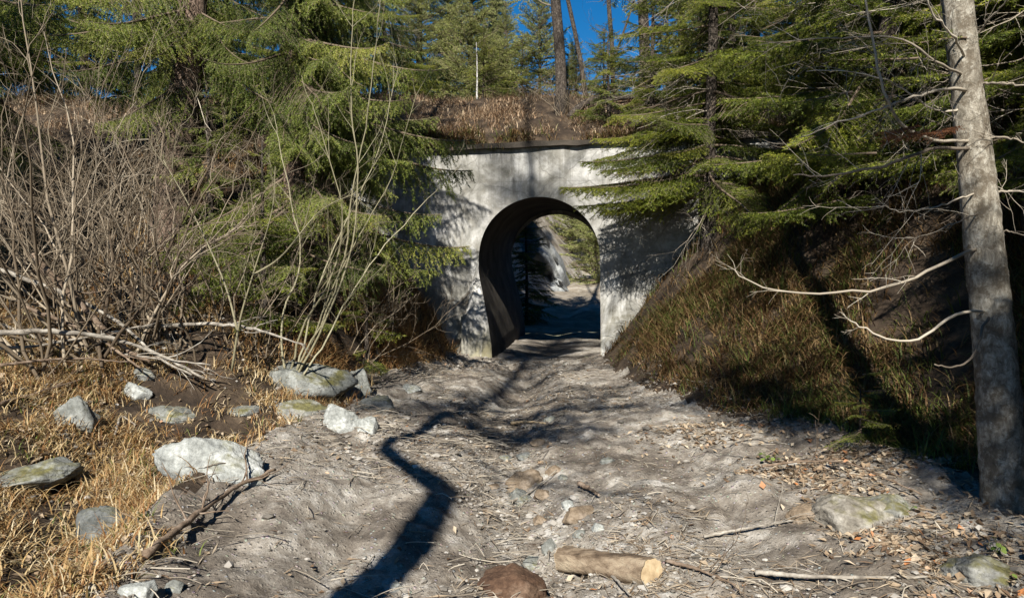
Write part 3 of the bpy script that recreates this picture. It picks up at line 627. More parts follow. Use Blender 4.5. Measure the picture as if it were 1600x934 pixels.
# crooked tree behind the viewpoint, its trunk shadow crosses the path; shading boughs added
CT = []
for q in (hit(560, 933), hit(640, 860), hit(697, 775), hit(645, 735), hit(598, 700), hit(665, 668), hit(742, 640), hit(800, 590), at(830, 500, 13), at(832, 310, 13), at(828, 240, 13), at(824, 165, 15.5)):
    k = (q[1] + 2.2) / ldir[1]; CT.append(q - np.array(ldir) * k)
tb = (CT[0][0] - .05, -2.2, gz(CT[0][0], -2.2))
t_ = empty('bare_tree', tb, 'crooked trunk with added shading boughs behind the viewpoint casting the bent shadow on the path', 'tree')
mb = MB(); CP = np.array([tb, (tb[0], -2.2, 2.2)] + CT + [CT[-1] + np.array((0, 0, 2.5))], float); Pp = np.stack([np.interp(np.linspace(0, len(CP) - 1, 60), np.arange(len(CP)), CP[:, j]) for j in range(3)], 1)
tube(mb, Pp, np.interp(np.arange(60), (0, 12, 22, 60), (.14, .125, .075, .05)), 10); mb.build('trunk', M['bark_dark'], t_)
c = Conifer()
for k in range(44): i = rng.integers(30, 50); c.bough('mid', Pp[i], rng.uniform(0, 6.28), rng.uniform(-.3, .2), rng.uniform(.8, 2.0))
for k in range(60):  # dense upper boughs added to keep the sun out of the tunnel
    i = np.argmin(abs(Pp[:, 2] - rng.uniform(12.1, 14.5))); c.bough('near', Pp[i], rng.uniform(0, 6.28), rng.uniform(-.4, .3), rng.uniform(.7, 1.15))
c.build(t_); mb = MB()
for i in (27, 28, 29, 30, 31, 32, 33, 34, 35, 36, 37, 38, 39, 40, 41, 43): twig(mb, Pp[i], (1, rng.normal(0, .35), rng.uniform(-.1, .25)), rng.uniform(2.2, 4.2), .04, 2, 12, .8, .12, .1, .4, 5, 10)  # long limbs added to dapple the path before the arch
for k in range(20):
    i = rng.integers(30, 60); az = rng.uniform(0, 6.28); twig(mb, Pp[i], (math.cos(az), math.sin(az), .5), rng.uniform(1, 2.4), .03, 2, 6, .8, .12, .3)
mb.build('dead_branches', M['shrub'], t_)

t_ = empty('spruce_tree', (4.7, -2.6, gz(4.7, -2.6)), 'unseen leaning spruce added behind the viewpoint to shade the foot of the right bank', 'tree', 'unseen spruces added for shade')  # added tree, its lean shaped so the shade follows the bank foot
lp = trunk(t_, 'bark_dark', (4.7, -2.6, 0), 10, .16, .03, path=[(4.7, -2.6, gz(4.7, -2.6)), (3.6, -2.6, 2.6), (2.3, -2.6, 5.2), (1.25, -2.6, 7.0), (.25, -2.6, 8.9), (-.2, -2.6, 9.8)])
c = Conifer()
for k in range(110): i = int(np.argmin(abs(lp[:, 2] - rng.uniform(4.6, 9.3)))); c.bough('near', lp[i] + rng.normal(0, .05, 3), rng.uniform(0, 6.28), rng.uniform(-.5, .5), rng.uniform(.45, .85))
c.build(t_)
# ------------------------------------------------------------------ trees on the embankment
def pole(name, pxs, Y, r0, label, mat='bark_dark', H=14, twn=14, cat='tree', group='bare trunks on the embankment', zb=None):
    b = at(pxs[0][0], pxs[0][1], Y); b[2] = float(Etop(np.array([b[0]]), np.array([b[1]]))[0])
    r = empty(name, b, label, cat, group); t1 = at(pxs[1][0], pxs[1][1], Y); d = (t1 - b) / (t1[2] - b[2])
    mb = MB(); z = np.linspace(-.2, H, 26); Pp = b + d * z[:, None]; Pp[:, :2] += .03 * np.stack((np.sin(z * 1.7), np.cos(z * 1.3)), 1)
    tube(mb, Pp, r0 * (1 - .6 * np.linspace(0, 1, 26)) + r0 * .5 * np.exp(-(z + .2) / .3), 12, True, .5); mb.build('trunk', M[mat], r)
    mb = MB()
    for k in range(twn):
        i = rng.integers(3, 25); az = rng.uniform(0, 6.28); twig(mb, Pp[i], (math.cos(az), math.sin(az), .6), rng.uniform(.6, 2.0), r0 * .14, 2, 5, .8, .12, .3)
    mb.build('crown', M['shrub'], r); return r, Pp
pole('bare_tree', ((877, 188), (869, 0)), 15.2, .115, 'straight dark bare trunk on the embankment above the arch', twn=10)
pole('bare_tree', ((916, 150), (888, 0)), 16.2, .05, 'thin bare tree leaning left beside the straight dark trunk', twn=22)
r_, Pq = pole('spruce_tree', ((1006, 150), (1005, 0)), 16.4, .125, 'straight trunk with thin crown right of the leaning bare tree', 'bark_dark', twn=16)
c = Conifer(); [c.bough('mid', Pq[rng.integers(4, 24)], rng.uniform(0, 6.28), -.1, rng.uniform(.8, 1.6)) for k in range(22)]; c.build(r_)
r_, Pq = pole('spruce_tree', ((1066, 150), (1064, 0)), 17.0, .1, 'slimmer trunk furthest right of those standing on the embankment', 'bark_dark', twn=16)
c = Conifer(); [c.bough('mid', Pq[rng.integers(3, 24)], rng.uniform(0, 6.28), -.1, rng.uniform(.8, 1.6)) for k in range(26)]; c.build(r_)
r_, Pq = pole('spruce_tree', ((958, 150), (952, 0)), 17.0, .055, 'slender forked tree with sparse dark needles between two straight trunks', 'bark_dark', twn=12)
c = Conifer(); [c.bough('mid', Pq[rng.integers(2, 24)], rng.uniform(0, 6.28), -.15, rng.uniform(.5, 1.1)) for k in range(12)]; c.build(r_)
pole('birch_tree', ((745, 165), (742, 60)), 16, .02, 'thin white birch stem among the pines above the arch', 'birch', H=1.2, twn=6)
pole('bare_tree', ((930, 155), (985, 20)), 16.5, .03, 'thin bare sapling leaning right on the embankment crest', 'bark_dark', H=5, twn=14)
pole('bare_tree', ((210, 80), (214, 0)), 15.5, .07, 'slim dark trunk left of the thick old spruce', twn=30)
pole('bare_tree', ((420, 80), (455, 0)), 15.8, .05, 'slanting slim trunk on the crest right of the thick old spruce', twn=30)
def farc(px, Y, H, Rad, label, mat='needle_far', key='pine', name='pine_tree', group='conifers on the far side of the embankment', dz=0):
    x = at(px, 150, Y)[0]; z = float(far_ground(np.array([x]), np.array([float(Y)]))[0]) if Y > 17.4 else float(Etop(np.array([x]), np.array([float(Y)]))[0])
    lift = 5.2 - z if Y > 17.4 else 0.; H += lift; Rad *= 1
    r = empty(name, (x, Y, z), label, 'tree', group); trunk(r, 'bark_dark', (x, Y, z), H, .012 * H, .01, n=8)
    c = Conifer(); c.crown(key, (x, Y, z), H, .15 + max(0, lift - 1.2), Rad, .17, 9, .1, .75); c.build(r, mat); return r
f1 = farc(735, 19.5, 7.5, 1.35, 'tall pale green pine above the left part of the arch')
f2 = farc(770, 20.5, 3.4, 1.2, 'broad light green pine right of the tall pale pine')
f3 = farc(815, 16.6, 1.3, .6, 'small dark spruce in front of the pale pines', 'needle', 'mid', 'young_spruce')
f4 = farc(755, 16.4, 1.6, .6, 'small dark green spruce beside the white birch stem', 'needle', 'mid', 'young_spruce')
GF = 'conifers on the far side of the embankment'
def fg(x, Y): return float(far_ground(np.array([x]), np.array([float(Y)]))[0]) if Y > 17.4 else float(Etop(np.array([x]), np.array([float(Y)]))[0])
for px, Y, s_, rz, lab in ((700, 21, .8, 1, 'pale pine half hidden by the drooping spruce above the arch'), (775, 23, 1.0, 3, 'tall pale pine behind the white birch stem'), (655, 20, .9, 4, 'pale pine seen through the drooping spruce'),
                           (560, 22, .7, 5, 'pale pine furthest left behind the drooping spruce')):
    copy_thing(f1, (at(px, 150, Y)[0], Y, fg(at(px, 150, Y)[0], Y)), rz, s_, lab, GF)
f5 = farc(842, 17.0, 3.0, .95, 'bushy light pine just left of the straight bare trunk')
f6 = farc(790, 17.2, 2.4, .8, 'light pine in front of the tall pale pines')
copy_thing(f5, (at(893, 150, 17.2)[0], 17.2, fg(at(893, 150, 17.2)[0], 17.2)), 2, .5, 'low light pine right of the straight bare trunk', GF)
for px, Y, s_, rz, lab in ((1120, 19, 1.2, 2, 'light pine behind the overhanging spruce'),):
    copy_thing(f2, (at(px, 150, Y)[0], Y, fg(at(px, 150, Y)[0], Y)), rz, s_, lab, GF)
for px, Y, s_, rz, lab in ((900, 16.5, 1.0, 1, 'dark small spruce behind the fallen trunk on the crest'), (945, 16.6, 1.3, 3, 'dark spruce below the slender forked tree'), (1090, 16.4, 2.1, 4, 'dark spruce beside the slimmer embankment trunk'), (1040, 16.9, 1.8, 5, 'dark spruce between the two straight trunks')):
    copy_thing(f3, (at(px, 150, Y)[0], Y, fg(at(px, 150, Y)[0], Y) - .05), rz, s_, lab, 'small dark spruces on the crest')
# the ones seen against the sky at the upper left and right
fg2 = lambda x, Y: float(Etop(np.array([x]), np.array([min(Y, 17.3)]))[0]) - .1
for px, Y, s_, l_ in ((130, 16, .9, 'dark spruce on the crest left of the slim dark trunk'), (355, 16.5, .8, 'dark spruce on the crest right of the thick trunk'), (600, 17.0, .6, 'dark spruce on the crest left of the pale pines')):
    copy_thing(s1, (at(px, 90, Y)[0], Y, fg2(at(px, 90, Y)[0], Y)), px, s_, l_, GS)
copy_thing(s1, (at(60, 90, 16.5)[0], 16.5, 4.9), 1.2, 1.0, 'dark spruce on the crest at the far upper left', GS)
copy_thing(s2, (at(1180, 90, 17)[0], 17, fg2(at(1180, 90, 17)[0], 17)), 2.2, 1.0, 'spruce behind the dark wood at the upper right', GS)
copy_thing(s2, (at(1350, 90, 17)[0], 17, fg2(at(1350, 90, 17)[0], 17)), .2, 1.1, 'spruce closing the dark wood behind the pale trunk', GS)
copy_thing(s1, (at(1550, 90, 15)[0], 15, fg2(at(1550, 90, 15)[0], 15)), 5.2, 1.1, 'spruce at the far upper right behind everything', GS)

# ------------------------------------------------------------------ beyond the tunnel
fz = lambda x, y: float(far_ground(np.array([x]), np.array([y]))[0])
def farthing(src, x, y, s_, rz, lab, g): copy_thing(src, (x, y, fz(x, y) - .1), rz, s_, lab, g)
sp_exit = spruce(at(822, 400, 19.6)[0], 19.6, 3.7, 1.0, 'dark spruce silhouetted at the far mouth of the underpass', 'mid', z=fz(at(822, 400, 19.6)[0], 19.6), hb=.2, spacing=.16, per=7, group='trees beyond the underpass')
for k, (px, Y, s_) in enumerate(((893, 36, 1.0), (930, 31, .9), (945, 42, 1.1), (905, 42, 1.1), (960, 38, 1.0), (915, 50, 1.2), (875, 55, 1.2))):
    farthing(f5 if k % 2 else f6, at(px, 400, Y)[0], Y, s_ * 1.9, k, ('sunlit pine seen through the underpass, nearest on the right', 'sunlit pine seen through the underpass beside the far path', 'sunlit pine seen through the underpass, behind the nearest ones', 'sunlit pine seen through the underpass left of the group', 'sunlit pine hidden by the right jamb of the underpass', 'sunlit pine high on the slope seen through the underpass', 'sunlit pine furthest away in the view through the underpass')[k], 'trees beyond the underpass')
mb = MB(); th = np.linspace(0, 1, 30); zz = np.linspace(0, 1, 20); A, B = np.meshgrid(th, zz); hump = np.sin(np.pi * A) ** .6; X = .75 + (A - .5) * 3.6 + .35 * fbm(B * 4, A * 3, 93); Y = 27.5 + 1.2 * B + 2.2 * (1 - hump) + 1.3 * fbm(A * 5, B * 4, 91, 5, .6); Z = .1 + B * (4.6 - 2.6 * A) * hump + .5 * fbm(A * 5, B * 5, 92)
i = np.arange(19)[:, None] * 30 + np.arange(29)[None]; mb.add(np.stack((X, Y, Z), -1), np.stack((i, i + 1, i + 31, i + 30), -1))
Yb = Y + 1.5; mb.add(np.stack((X, Yb, Z - .4), -1), np.stack((i, i + 30, i + 31, i + 1), -1))
tag(mb.build('rock_outcrop', M['pale_rock'], base=(1.2, 34, 0)), 'pale rock face beyond the far mouth of the underpass', 'rock')
# ------------------------------------------------------------------ bare shrubs and thin stems on the left
def shrub(px, py, stems, label, name='bare_shrub', mat='shrub', Ht=(1.6, 2.6), r=.012, spread=.5, bias=(0, 0, 0), group='bare shrubs on the left bank', kids=10, depth=2, wob=.17, up=.12, pos=None, kl=.45):
    p = hit(px, py) if pos is None else np.array(pos); root = empty(name, p, label, 'shrub', group); mb = MB()
    for k in range(stems):
        d = np.array((rng.normal(0, spread), rng.normal(0, spread * .7), 1.)) + np.array(bias); q = p + np.array((rng.normal(0, .09), rng.normal(0, .09), -.08))
        twig(mb, q, d, rng.uniform(*Ht) * (1.25 if px < 300 and pos is None else 1), r * rng.uniform(.5, 1.2), depth, kids, .7, wob, up, kl, 6, 9, .2, .25)
    mb.build('stems', M[mat], root); return root
shrub(60, 575, 13, 'bare tangled shrub at the left edge with stems leaning left', bias=(-.3, 0, 0), r=.016)
shrub(150, 560, 14, 'bare grey shrub fanning out over the fallen branches', bias=(-.35, 0, 0), r=.018, Ht=(1.6, 2.8))
shrub(215, 545, 11, 'bare shrub with upright forked stems left of the thick trunk', bias=(-.1, 0, 0), r=.016)
shrub(265, 535, 12, 'leaning bare shrub just below the thick old trunk', bias=(-.4, 0, 0), r=.018, Ht=(1.6, 2.7))
shrub(330, 560, 8, 'bare brown shrub beside the young bushy spruce', bias=(-.2, 0, 0), Ht=(1.3, 2.2))
shrub(20, 480, 12, 'bare shrub furthest back at the left edge', Ht=(1.5, 2.6))
shrub(110, 470, 12, 'dense bare shrub behind the fanning one', Ht=(1.6, 2.8))
shrub(400, 560, 7, 'sparse bare shrub with thin stems before the young spruce', Ht=(1.2, 2.4), r=.008)
shrub(560, 560, 7, 'thin bare shrub under the drooping spruce', Ht=(1.0, 1.9), r=.007)
shrub(610, 500, 8, 'fine bare twigs against the left concrete wall', Ht=(.9, 1.6), r=.006)
shrub(0, 0, 9, 'bare brown shrub on the crest right of the straight trunk', pos=(1.5, 15.0, 4.75), Ht=(.6, 1.2), r=.008)
shrub(0, 0, 9, 'low bare brush at the foot of the straight dark trunk', pos=(.95, 14.9, 4.7), Ht=(.5, 1.0), r=.007)
shrub(0, 0, 9, 'bare brown shrub on the crest below the small dark spruce', pos=(.3, 15.6, 5.0), Ht=(.4, .8), r=.006)
# hazel: traced long pale stems
hb_ = hit(452, 612); root = empty('hazel_bush', hb_, 'tall pale many-stemmed hazel rising from the boulders in front of the spruce', 'shrub'); mb = MB()
for pts in ([(445, 612), (490, 530), (535, 420), (550, 300), (575, 180), (590, 40), (600, -60)], [(450, 612), (500, 520), (545, 400), (560, 280), (548, 150), (552, 20), (556, -40)], [(455, 612), (505, 540), (560, 440), (640, 340), (720, 260)],
            [(448, 612), (470, 520), (520, 430), (535, 330), (500, 200), (470, 120)], [(452, 612), (480, 560), (510, 470), (560, 370), (610, 280), (650, 150)], [(450, 612), (475, 540), (500, 440), (540, 350), (590, 240), (620, 110)], [(448, 610), (440, 500), (470, 400), (440, 250), (430, 180)]):
    Y0 = hb_[1]; Pp = spline([at(a, b, Y0 + .12 * k) for k, (a, b) in enumerate(pts)], 26) + rng.normal(0, .006, (26, 3)); tube(mb, Pp, np.linspace(.013, .003, 26), 6)
    for k in range(9):
        i = rng.integers(8, 26); twig(mb, Pp[i], unit(Pp[i] - Pp[i - 1]) + rng.normal(0, .45, 3), rng.uniform(.25, .8), .004, 1, 4, .6, .08, .2)
mb.build('stems', M['hazel'], root)
root = empty('hazel_bush', hit(362, 575), 'slim yellowish stem with a crooked fork left of the tall hazel', 'shrub'); mb = MB()
for pts in ([(362, 580), (375, 500), (395, 430), (425, 330), (430, 260)], [(372, 520), (350, 440), (300, 330), (255, 250)], [(395, 430), (440, 400), (500, 330), (560, 300)]):
    Pp = spline([at(a, b, 6.9) for a, b in pts], 20); tube(mb, Pp, np.linspace(.012, .003, 20), 6)
    for k in range(7):
        i = rng.integers(5, 20); twig(mb, Pp[i], unit(Pp[i] - Pp[i - 1]) + rng.normal(0, .5, 3), rng.uniform(.25, .6), .003, 1, 4, .6, .08, .2)
mb.build('stems', M['hazel'], root)

# ------------------------------------------------------------------ fallen branches
def fallen(pts, r0, label, mat='driftwood', twn=4, name='fallen_branch', group='fallen branches on the left bank', r1=.4, off=.02, n=7, Y=None):
    Q = []
    for k, p in enumerate(pts):
        if len(p) == 3: Q.append(at(*p))
        else: q = hit(*p); q[2] += r0 + off; Q.append(q)
    Pp = spline(Q, 28) + rng.normal(0, r0 * .15, (28, 3)); b = Pp[0]; mb = MB(); tube(mb, Pp, np.linspace(r0, r0 * r1, 28) * (1 + .1 * rng.normal(0, 1, 28)), n)
    for k in range(twn):
        i = rng.integers(5, 27); twig(mb, Pp[i], unit(Pp[i] - Pp[i - 1]) + rng.normal(0, .6, 3) + np.array((0, 0, .3)), rng.uniform(.12, .5), r0 * .3, 1, 3, .8, .15)
    o = mb.build(name, M[mat], base=b); return tag(o, label, 'branch', group)
fallen([(215, 512, 7.0), (332, 506, 7.0), (400, 515, 7.0), (478, 540, 7.0)], .022, 'long grey branch lying across the shrubs towards the hazel', twn=5)
fallen([(-30, 520, 6.0), (80, 518, 6.2), (180, 530, 6.5), (262, 560, 6.6), (320, 592, 6.6)], .026, 'pale weathered branch running from the left edge to the angular stone')
fallen([(-20, 415, 6.6), (90, 455, 6.7), (180, 500, 6.7), (250, 560, 6.6), (300, 585, 6.5)], .022, 'pale branch slanting down from the left edge above the others')
fallen([(50, 400, 6.4), (120, 470, 6.5), (190, 540, 6.6), (235, 565, 6.6)], .034, 'thick brown-grey stem leaning over the fallen pile', 'brown_wood')
fallen([(-20, 500, 6.8), (90, 535, 6.7), (210, 555, 6.6), (330, 570, 6.6)], .018, 'thin grey branch in the middle of the fallen pile')
fallen([(-20, 545, 6.1), (60, 540, 6.3), (170, 520, 6.6), (245, 505, 6.8)], .016, 'thin pale branch crossing the fallen pile upwards')
fallen([(40, 480, 6.3), (140, 520, 6.5), (220, 575, 6.4)], .02, 'short brown branch in the fallen pile', 'brown_wood')
fallen([(0, 570, 5.9), (110, 560, 6.2), (200, 566, 6.4)], .014, 'slender brown branch lowest in the fallen pile', 'brown_wood')
fallen([(228, 882), (300, 822), (370, 772), (432, 745)], .022, 'long brown stick along the left edge of the path', 'brown_wood', twn=8)
fallen([(0, 640), (60, 620), (130, 600)], .014, 'dark twig above the round boulder', 'brown_wood', twn=3)
fallen([(180, 690), (190, 660), (212, 672)], .012, 'small pale stub of wood in the grass', twn=0)
GP = 'sticks on the path'
fallen([(735, 684), (760, 694), (800, 706)], .018, 'pale curved stick in the middle of the path', twn=1, group=GP)
fallen([(800, 665), (825, 662), (852, 666)], .02, 'orange-brown strip of bark in the channel', 'wood_cut', twn=0, group=GP, off=0)
fallen([(1040, 885), (1090, 900), (1150, 925)], .012, 'thin brown stick right of the log', 'brown_wood', twn=3, group=GP)
fallen([(1180, 905), (1300, 915), (1450, 912)], .014, 'long pale stick at the lower right', twn=4, group=GP)
fallen([(930, 890), (960, 912), (985, 940)], .012, 'pale stick below the log', twn=1, group=GP)
fallen([(1100, 845), (1180, 835), (1240, 820)], .01, 'grey twig before the small right stone', twn=3, group=GP)
fallen([(1190, 742), (1260, 735), (1330, 742), (1440, 790)], .012, 'brown branch arching over the flat mossy stone', 'brown_wood', twn=6, group=GP, off=.05)
fallen([(905, 765), (920, 772), (935, 785)], .02, 'dark piece of wood right of the channel stone', 'brown_wood', twn=0, group=GP)
fallen([(800, 790), (830, 775), (870, 740)], .01, 'thin pale stick on the channel stone', twn=1, group=GP)
fallen([(1130, 700), (1180, 690), (1230, 700)], .008, 'thin twig at the foot of the right bank', twn=3, group=GP)
# crest log
def crest(px, py, Y): return at(px, py, Y)
mb = MB(); Pp = spline([crest(890, 185, 14.9), crest(905, 168, 15.0), crest(930, 156, 15.2), crest(980, 152, 15.4), crest(1030, 150, 15.6)], 20); tube(mb, Pp, np.linspace(.09, .05, 20), 9)
tag(mb.build('fallen_log', M['bark_dark'], base=Pp[0]), 'dark fallen trunk lying on the crest above the arch', 'log')

# ------------------------------------------------------------------ boulders
def boulder(px, py, wpx, hpx, label, mat='rock', name='boulder', sy=.8, flat=0, rz=0., sink=.53, group='boulders beside the path', ang=.5, cat='boulder'):
    hpx *= .88; p = hit(px, py + hpx * .35); k = p[1] / FPX; a = wpx * k / 2; h = hpx * k / 2; c = p + np.array((0, a * sy * .5, h * (1 - sink * 2) + .0))
    n1, n2 = 72, 44; th = np.linspace(0, 2 * math.pi, n1, endpoint=False); ph = np.linspace(0, math.pi, n2); T, Pm = np.meshgrid(th, ph)
    d = np.stack((np.sin(Pm) * np.cos(T), np.sin(Pm) * np.sin(T), np.cos(Pm)), -1).reshape(-1, 3)
    r = np.ones(len(d)) * 1.25
    for j in range(22):       # planes cut the ball into a faceted stone
        nn = unit(rng.normal(0, 1, 3)); dist = rng.uniform(.72, 1.0); dn = d @ nn; r = np.minimum(r, np.where(dn > .05, dist / np.maximum(dn, .05), 9))
    sd_ = int(px); r = r * (1 + .10 * fbm(d[:, 0] * 2 + d[:, 2] * 1.7 + sd_, d[:, 1] * 2 - d[:, 2], 41) + .09 * fbm(d[:, 0] * 6 + d[:, 2] * 5, d[:, 1] * 6 + d[:, 2] * 4 + sd_, 44, 5, .65))
    V = d * r[:, None] * np.array((a, a * sy, h * 1.15)); cz, s_ = math.cos(rz), math.sin(rz)
    V = np.stack((V[:, 0] * cz - V[:, 2] * s_, V[:, 1], V[:, 0] * s_ + V[:, 2] * cz), -1)
    i = np.arange(n2 - 1)[:, None] * n1 + np.arange(n1)[None]; j = np.arange(n2 - 1)[:, None] * n1 + (np.arange(n1)[None] + 1) % n1
    mb = MB(); mb.add(V + c, np.stack((i, i + n1, j + n1, j), -1)); return tag(mb.build(name, M[mat], base=c), label, cat, group)
boulder(110, 642, 68, 76, 'round grey boulder in the grass at the left')
boulder(208, 608, 46, 40, 'small pale angular stone at the end of the fallen branches', 'rock_pale', name='stone')
boulder(330, 706, 165, 84, 'large pale slab with a yellow moss patch beside the path', 'rock_pale', rz=-.22, sy=.55)
boulder(262, 648, 95, 36, 'low grey stone in grass behind the large slab')
boulder(35, 738, 150, 52, 'half-buried grey slab at the left edge', 'rock', rz=.15)
boulder(146, 822, 82, 92, 'dark round mossy boulder at the lower left', 'rock_dark')
boulder(455, 580, 165, 92, 'big grey boulder behind the foot of the hazel', 'rock', sy=.6)
boulder(462, 634, 90, 42, 'low mossy grey stone under the hazel stems', 'rock_moss')
boulder(524, 652, 72, 62, 'bright whitish rock at the edge of the path', 'rock_pale')
boulder(572, 662, 44, 36, 'small bright rock right of the whitish rock', 'rock_pale', name='stone')
boulder(590, 628, 56, 44, 'dark grey rock at the foot of the orange grass', 'rock_dark')
boulder(545, 588, 60, 60, 'grey rock under the drooping boughs')
boulder(640, 604, 40, 16, 'flat pale stone near the left bank on the path', 'rock_pale', name='stone')
boulder(220, 585, 36, 26, 'small grey stone behind the angular one', name='stone')
boulder(375, 640, 60, 22, 'low stone hidden in dry grass between slab and hazel', name='stone')
GB = 'stones on the right of the path'
boulder(1340, 795, 140, 96, 'flat-topped grey stone at the right edge of the path', 'rock_bm', rz=-.12, sy=.9, group=GB)
boulder(1395, 790, 100, 56, 'mossy brown stone just behind the flat-topped one', 'rock_moss', group=GB)
boulder(1255, 800, 52, 44, 'small brown-grey stone left of the flat-topped stone', 'rock_brown', name='stone', group=GB)
boulder(1550, 888, 115, 62, 'low stone covered in yellow moss at the lower right', 'rock_moss', group=GB)
GC = 'stones in the path channel'
boulder(814, 752, 66, 52, 'flat pale stone in the middle of the channel', 'rock_brown', name='stone', group=GC, sy=1)
boulder(812, 778, 58, 34, 'lower grey stone in front of the flat channel stone', 'rock', name='stone', group=GC)
boulder(905, 800, 48, 40, 'brown angular stone above the log', 'rock_brown', name='stone', group=GC)
boulder(888, 790, 22, 20, 'small pale stone beside the brown angular stone', 'rock_pale', name='stone', group=GC)
boulder(858, 848, 26, 44, 'upright grey stone at the left end of the log', 'rock', name='stone', group=GC)
boulder(832, 882, 40, 24, 'small square grey stone left of the log', 'rock', name='stone', group=GC)
boulder(798, 920, 112, 56, 'reddish brown flat stone at the bottom of the picture', 'rock_rust', name='stone', group=GC, sy=.9)
boulder(948, 718, 26, 18, 'small grey stone on the right half of the path', 'rock', name='stone', group=GC)
boulder(935, 822, 22, 18, 'round pale stone right of the brown angular stone', 'rock_pale', name='stone', group=GC)
boulder(212, 922, 62, 34, 'pale stone at the bottom left of the path', 'rock_pale', name='stone')
boulder(268, 918, 34, 24, 'small grey stone beside the pale bottom left stone', 'rock', name='stone')
boulder(610, 918, 40, 26, 'whitish stone at the edge of the broad shadow', 'rock_pale', name='stone', group=GC)
boulder(820, 712, 30, 18, 'dark stone just above the channel stone', 'rock_dark', name='stone', group=GC)

for px, py, w_ in ((842, 690, 26), (868, 735, 30), (790, 715, 24), (850, 770, 34), (880, 745, 20), (770, 760, 22), (858, 655, 24), (845, 812, 30), (905, 835, 24), (760, 800, 22)):
    boulder(px, py, w_, w_ * .6, 'small brownish stone half sunk in the worn channel of the path', 'rock_brown' if w_ % 4 else 'rock', name='stone', group='small stones sunk in the channel', sy=1)
# ---- the log
a = hit(880, 888); b = hit(1018, 909); r0 = .074; a[2] = a[2] + r0 * .55; b[2] = b[2] + r0 * .6
lg = empty('log', (a + b) / 2, 'short sawn log with peeled brown side lying on the path', 'log')
mb = MB(); Pp = spline([a, (a + b) / 2 + np.array((0, 0, .006)), b], 26); n = 24; tube(mb, Pp, r0 * np.linspace(1.0, 1.05, 26), n, False, .5)
v = mb.v[0]; cc = np.repeat(Pp, n, 0); th = np.tile(np.arange(n), 26) * 2 * math.pi / n; v[:] = cc + (v - cc) * (1 + .30 * fbm(np.cos(th) * 2 + 5, np.sin(th) * 2 + np.repeat(np.linspace(0, 2, 26), n), 51) + .02 * rng.normal(0, 1, len(v)))[:, None]
mb.build('log_side', M['log'], lg)
for nm, e, i0, d in (('cut_face', b, 25 * n, b - a), ('cut_face', a, 0, a - b)):
    mb = MB(); ring = v[i0:i0 + n]; cen = ring.mean(0); o3 = unit(d) * .003; V = [cen + o3 * 2]
    for f in (.25, .5, .75, 1.0): V += list(cen + (ring - cen) * f + o3)
    t3 = [(0, 1 + k, 1 + (k + 1) % n) for k in range(n)]; q4 = [(1 + m * n + k, 1 + (m + 1) * n + k, 1 + (m + 1) * n + (k + 1) % n, 1 + m * n + (k + 1) % n) for m in range(3) for k in range(n)]
    mb.add(np.array(V), q4, t3); mb.build(nm, M['wood_cut'], lg)

# ------------------------------------------------------------------ grass, litter, pebbles (uncountable)
def blades(name, pts, mat, h=(.1, .3), wd=.006, flop=.8, seg=4, lean=(0, 0), arange=(0, 1), tuft=1, spread=.04, label=None, zf=ground, kind='stuff', green=0.):
    """curved grass blades at ground points pts (n,2)"""
    pts = np.repeat(pts, tuft, 0) + rng.normal(0, spread, (len(pts) * tuft, 2)); n = len(pts)
    ta = np.repeat(rng.random(n // tuft), tuft); z = zf(pts[:, 0], pts[:, 1]); H = rng.uniform(*h, n) * rng.uniform(.6, 1.2, n); az = rng.uniform(0, 6.283, n)
    dx = np.stack((np.cos(az), np.sin(az), np.zeros(n)), 1); sx = np.stack((-dx[:, 1], dx[:, 0], dx[:, 2]), 1); fl = flop * rng.uniform(.3, 1.4, n)
    t = np.linspace(0, 1, seg + 1); base = np.stack((pts[:, 0], pts[:, 1], z - .01), 1); ang0 = rng.uniform(0, .5, n)
    P = base[:, None].repeat(seg + 1, 1).copy(); cur = base.copy()
    for k in range(seg):
        an = ang0 + fl * (k + .5) / seg * 1.7
        cur = cur + (dx * np.sin(an)[:, None] + np.array((lean[0], lean[1], 0)) * (k + 1) / seg + np.stack((0 * an, 0 * an, np.cos(an)), 1)) * (H / seg)[:, None]; P[:, k + 1] = cur
    wv = (wd * rng.uniform(.6, 1.3, n))[:, None, None] * (1 - t ** 1.5 * .9)[None, :, None]
    V = np.stack((P + sx[:, None] * wv, P - sx[:, None] * wv), 2).reshape(-1, 3)
    i = np.arange(n)[:, None] * (2 * seg + 2) + np.arange(seg)[None] * 2; q = np.stack((i, i + 1, i + 3, i + 2), -1).reshape(-1, 4)
    a = np.clip(ta * .7 + rng.random(n) * .3, 0, 1) * (arange[1] - arange[0]) + arange[0]
    mb = MB(); mb.add(V, q, None, np.repeat(a, 2 * seg + 2)); o = mb.build(name, M[mat]); return tag(o, label, 'grass', None, kind)
def pts_in(n, x0, x1, y0, y1, cond, dens=None):
    out = []; tot = 0
    while tot < n:
        p = np.stack((rng.uniform(x0, x1, n), rng.uniform(y0, y1, n)), 1); k = cond(p[:, 0], p[:, 1]); 
        k &= rng.random(n) < np.clip(.5 + 1.6 * fbm(p[:, 0] * 1.3, p[:, 1] * 1.3, 77), .04, 1)
        out.append(p[k]); tot += k.sum()
    return np.concatenate(out)[:n]
left = lambda X, Y: (X < ledge(Y) + .02 + .5 * vn(Y * 2.5, Y * .3, 5)) & (X > -.72 * Y - 1)
blades('green_grass', pts_in(260, -5, -1.7, 2.8, 6.5, left), 'grass_green', (.06, .16), .004, 1.0, tuft=9, spread=.07, label='green grass clumps between the boulders on the left')
blades('dry_grass', pts_in(4600, -7, -1.6, 2.6, 7.5, left), 'grass', (.07, .22), .0042, 1.5, tuft=10, spread=.05, label='tangled straw-coloured grass around the boulders on the left')
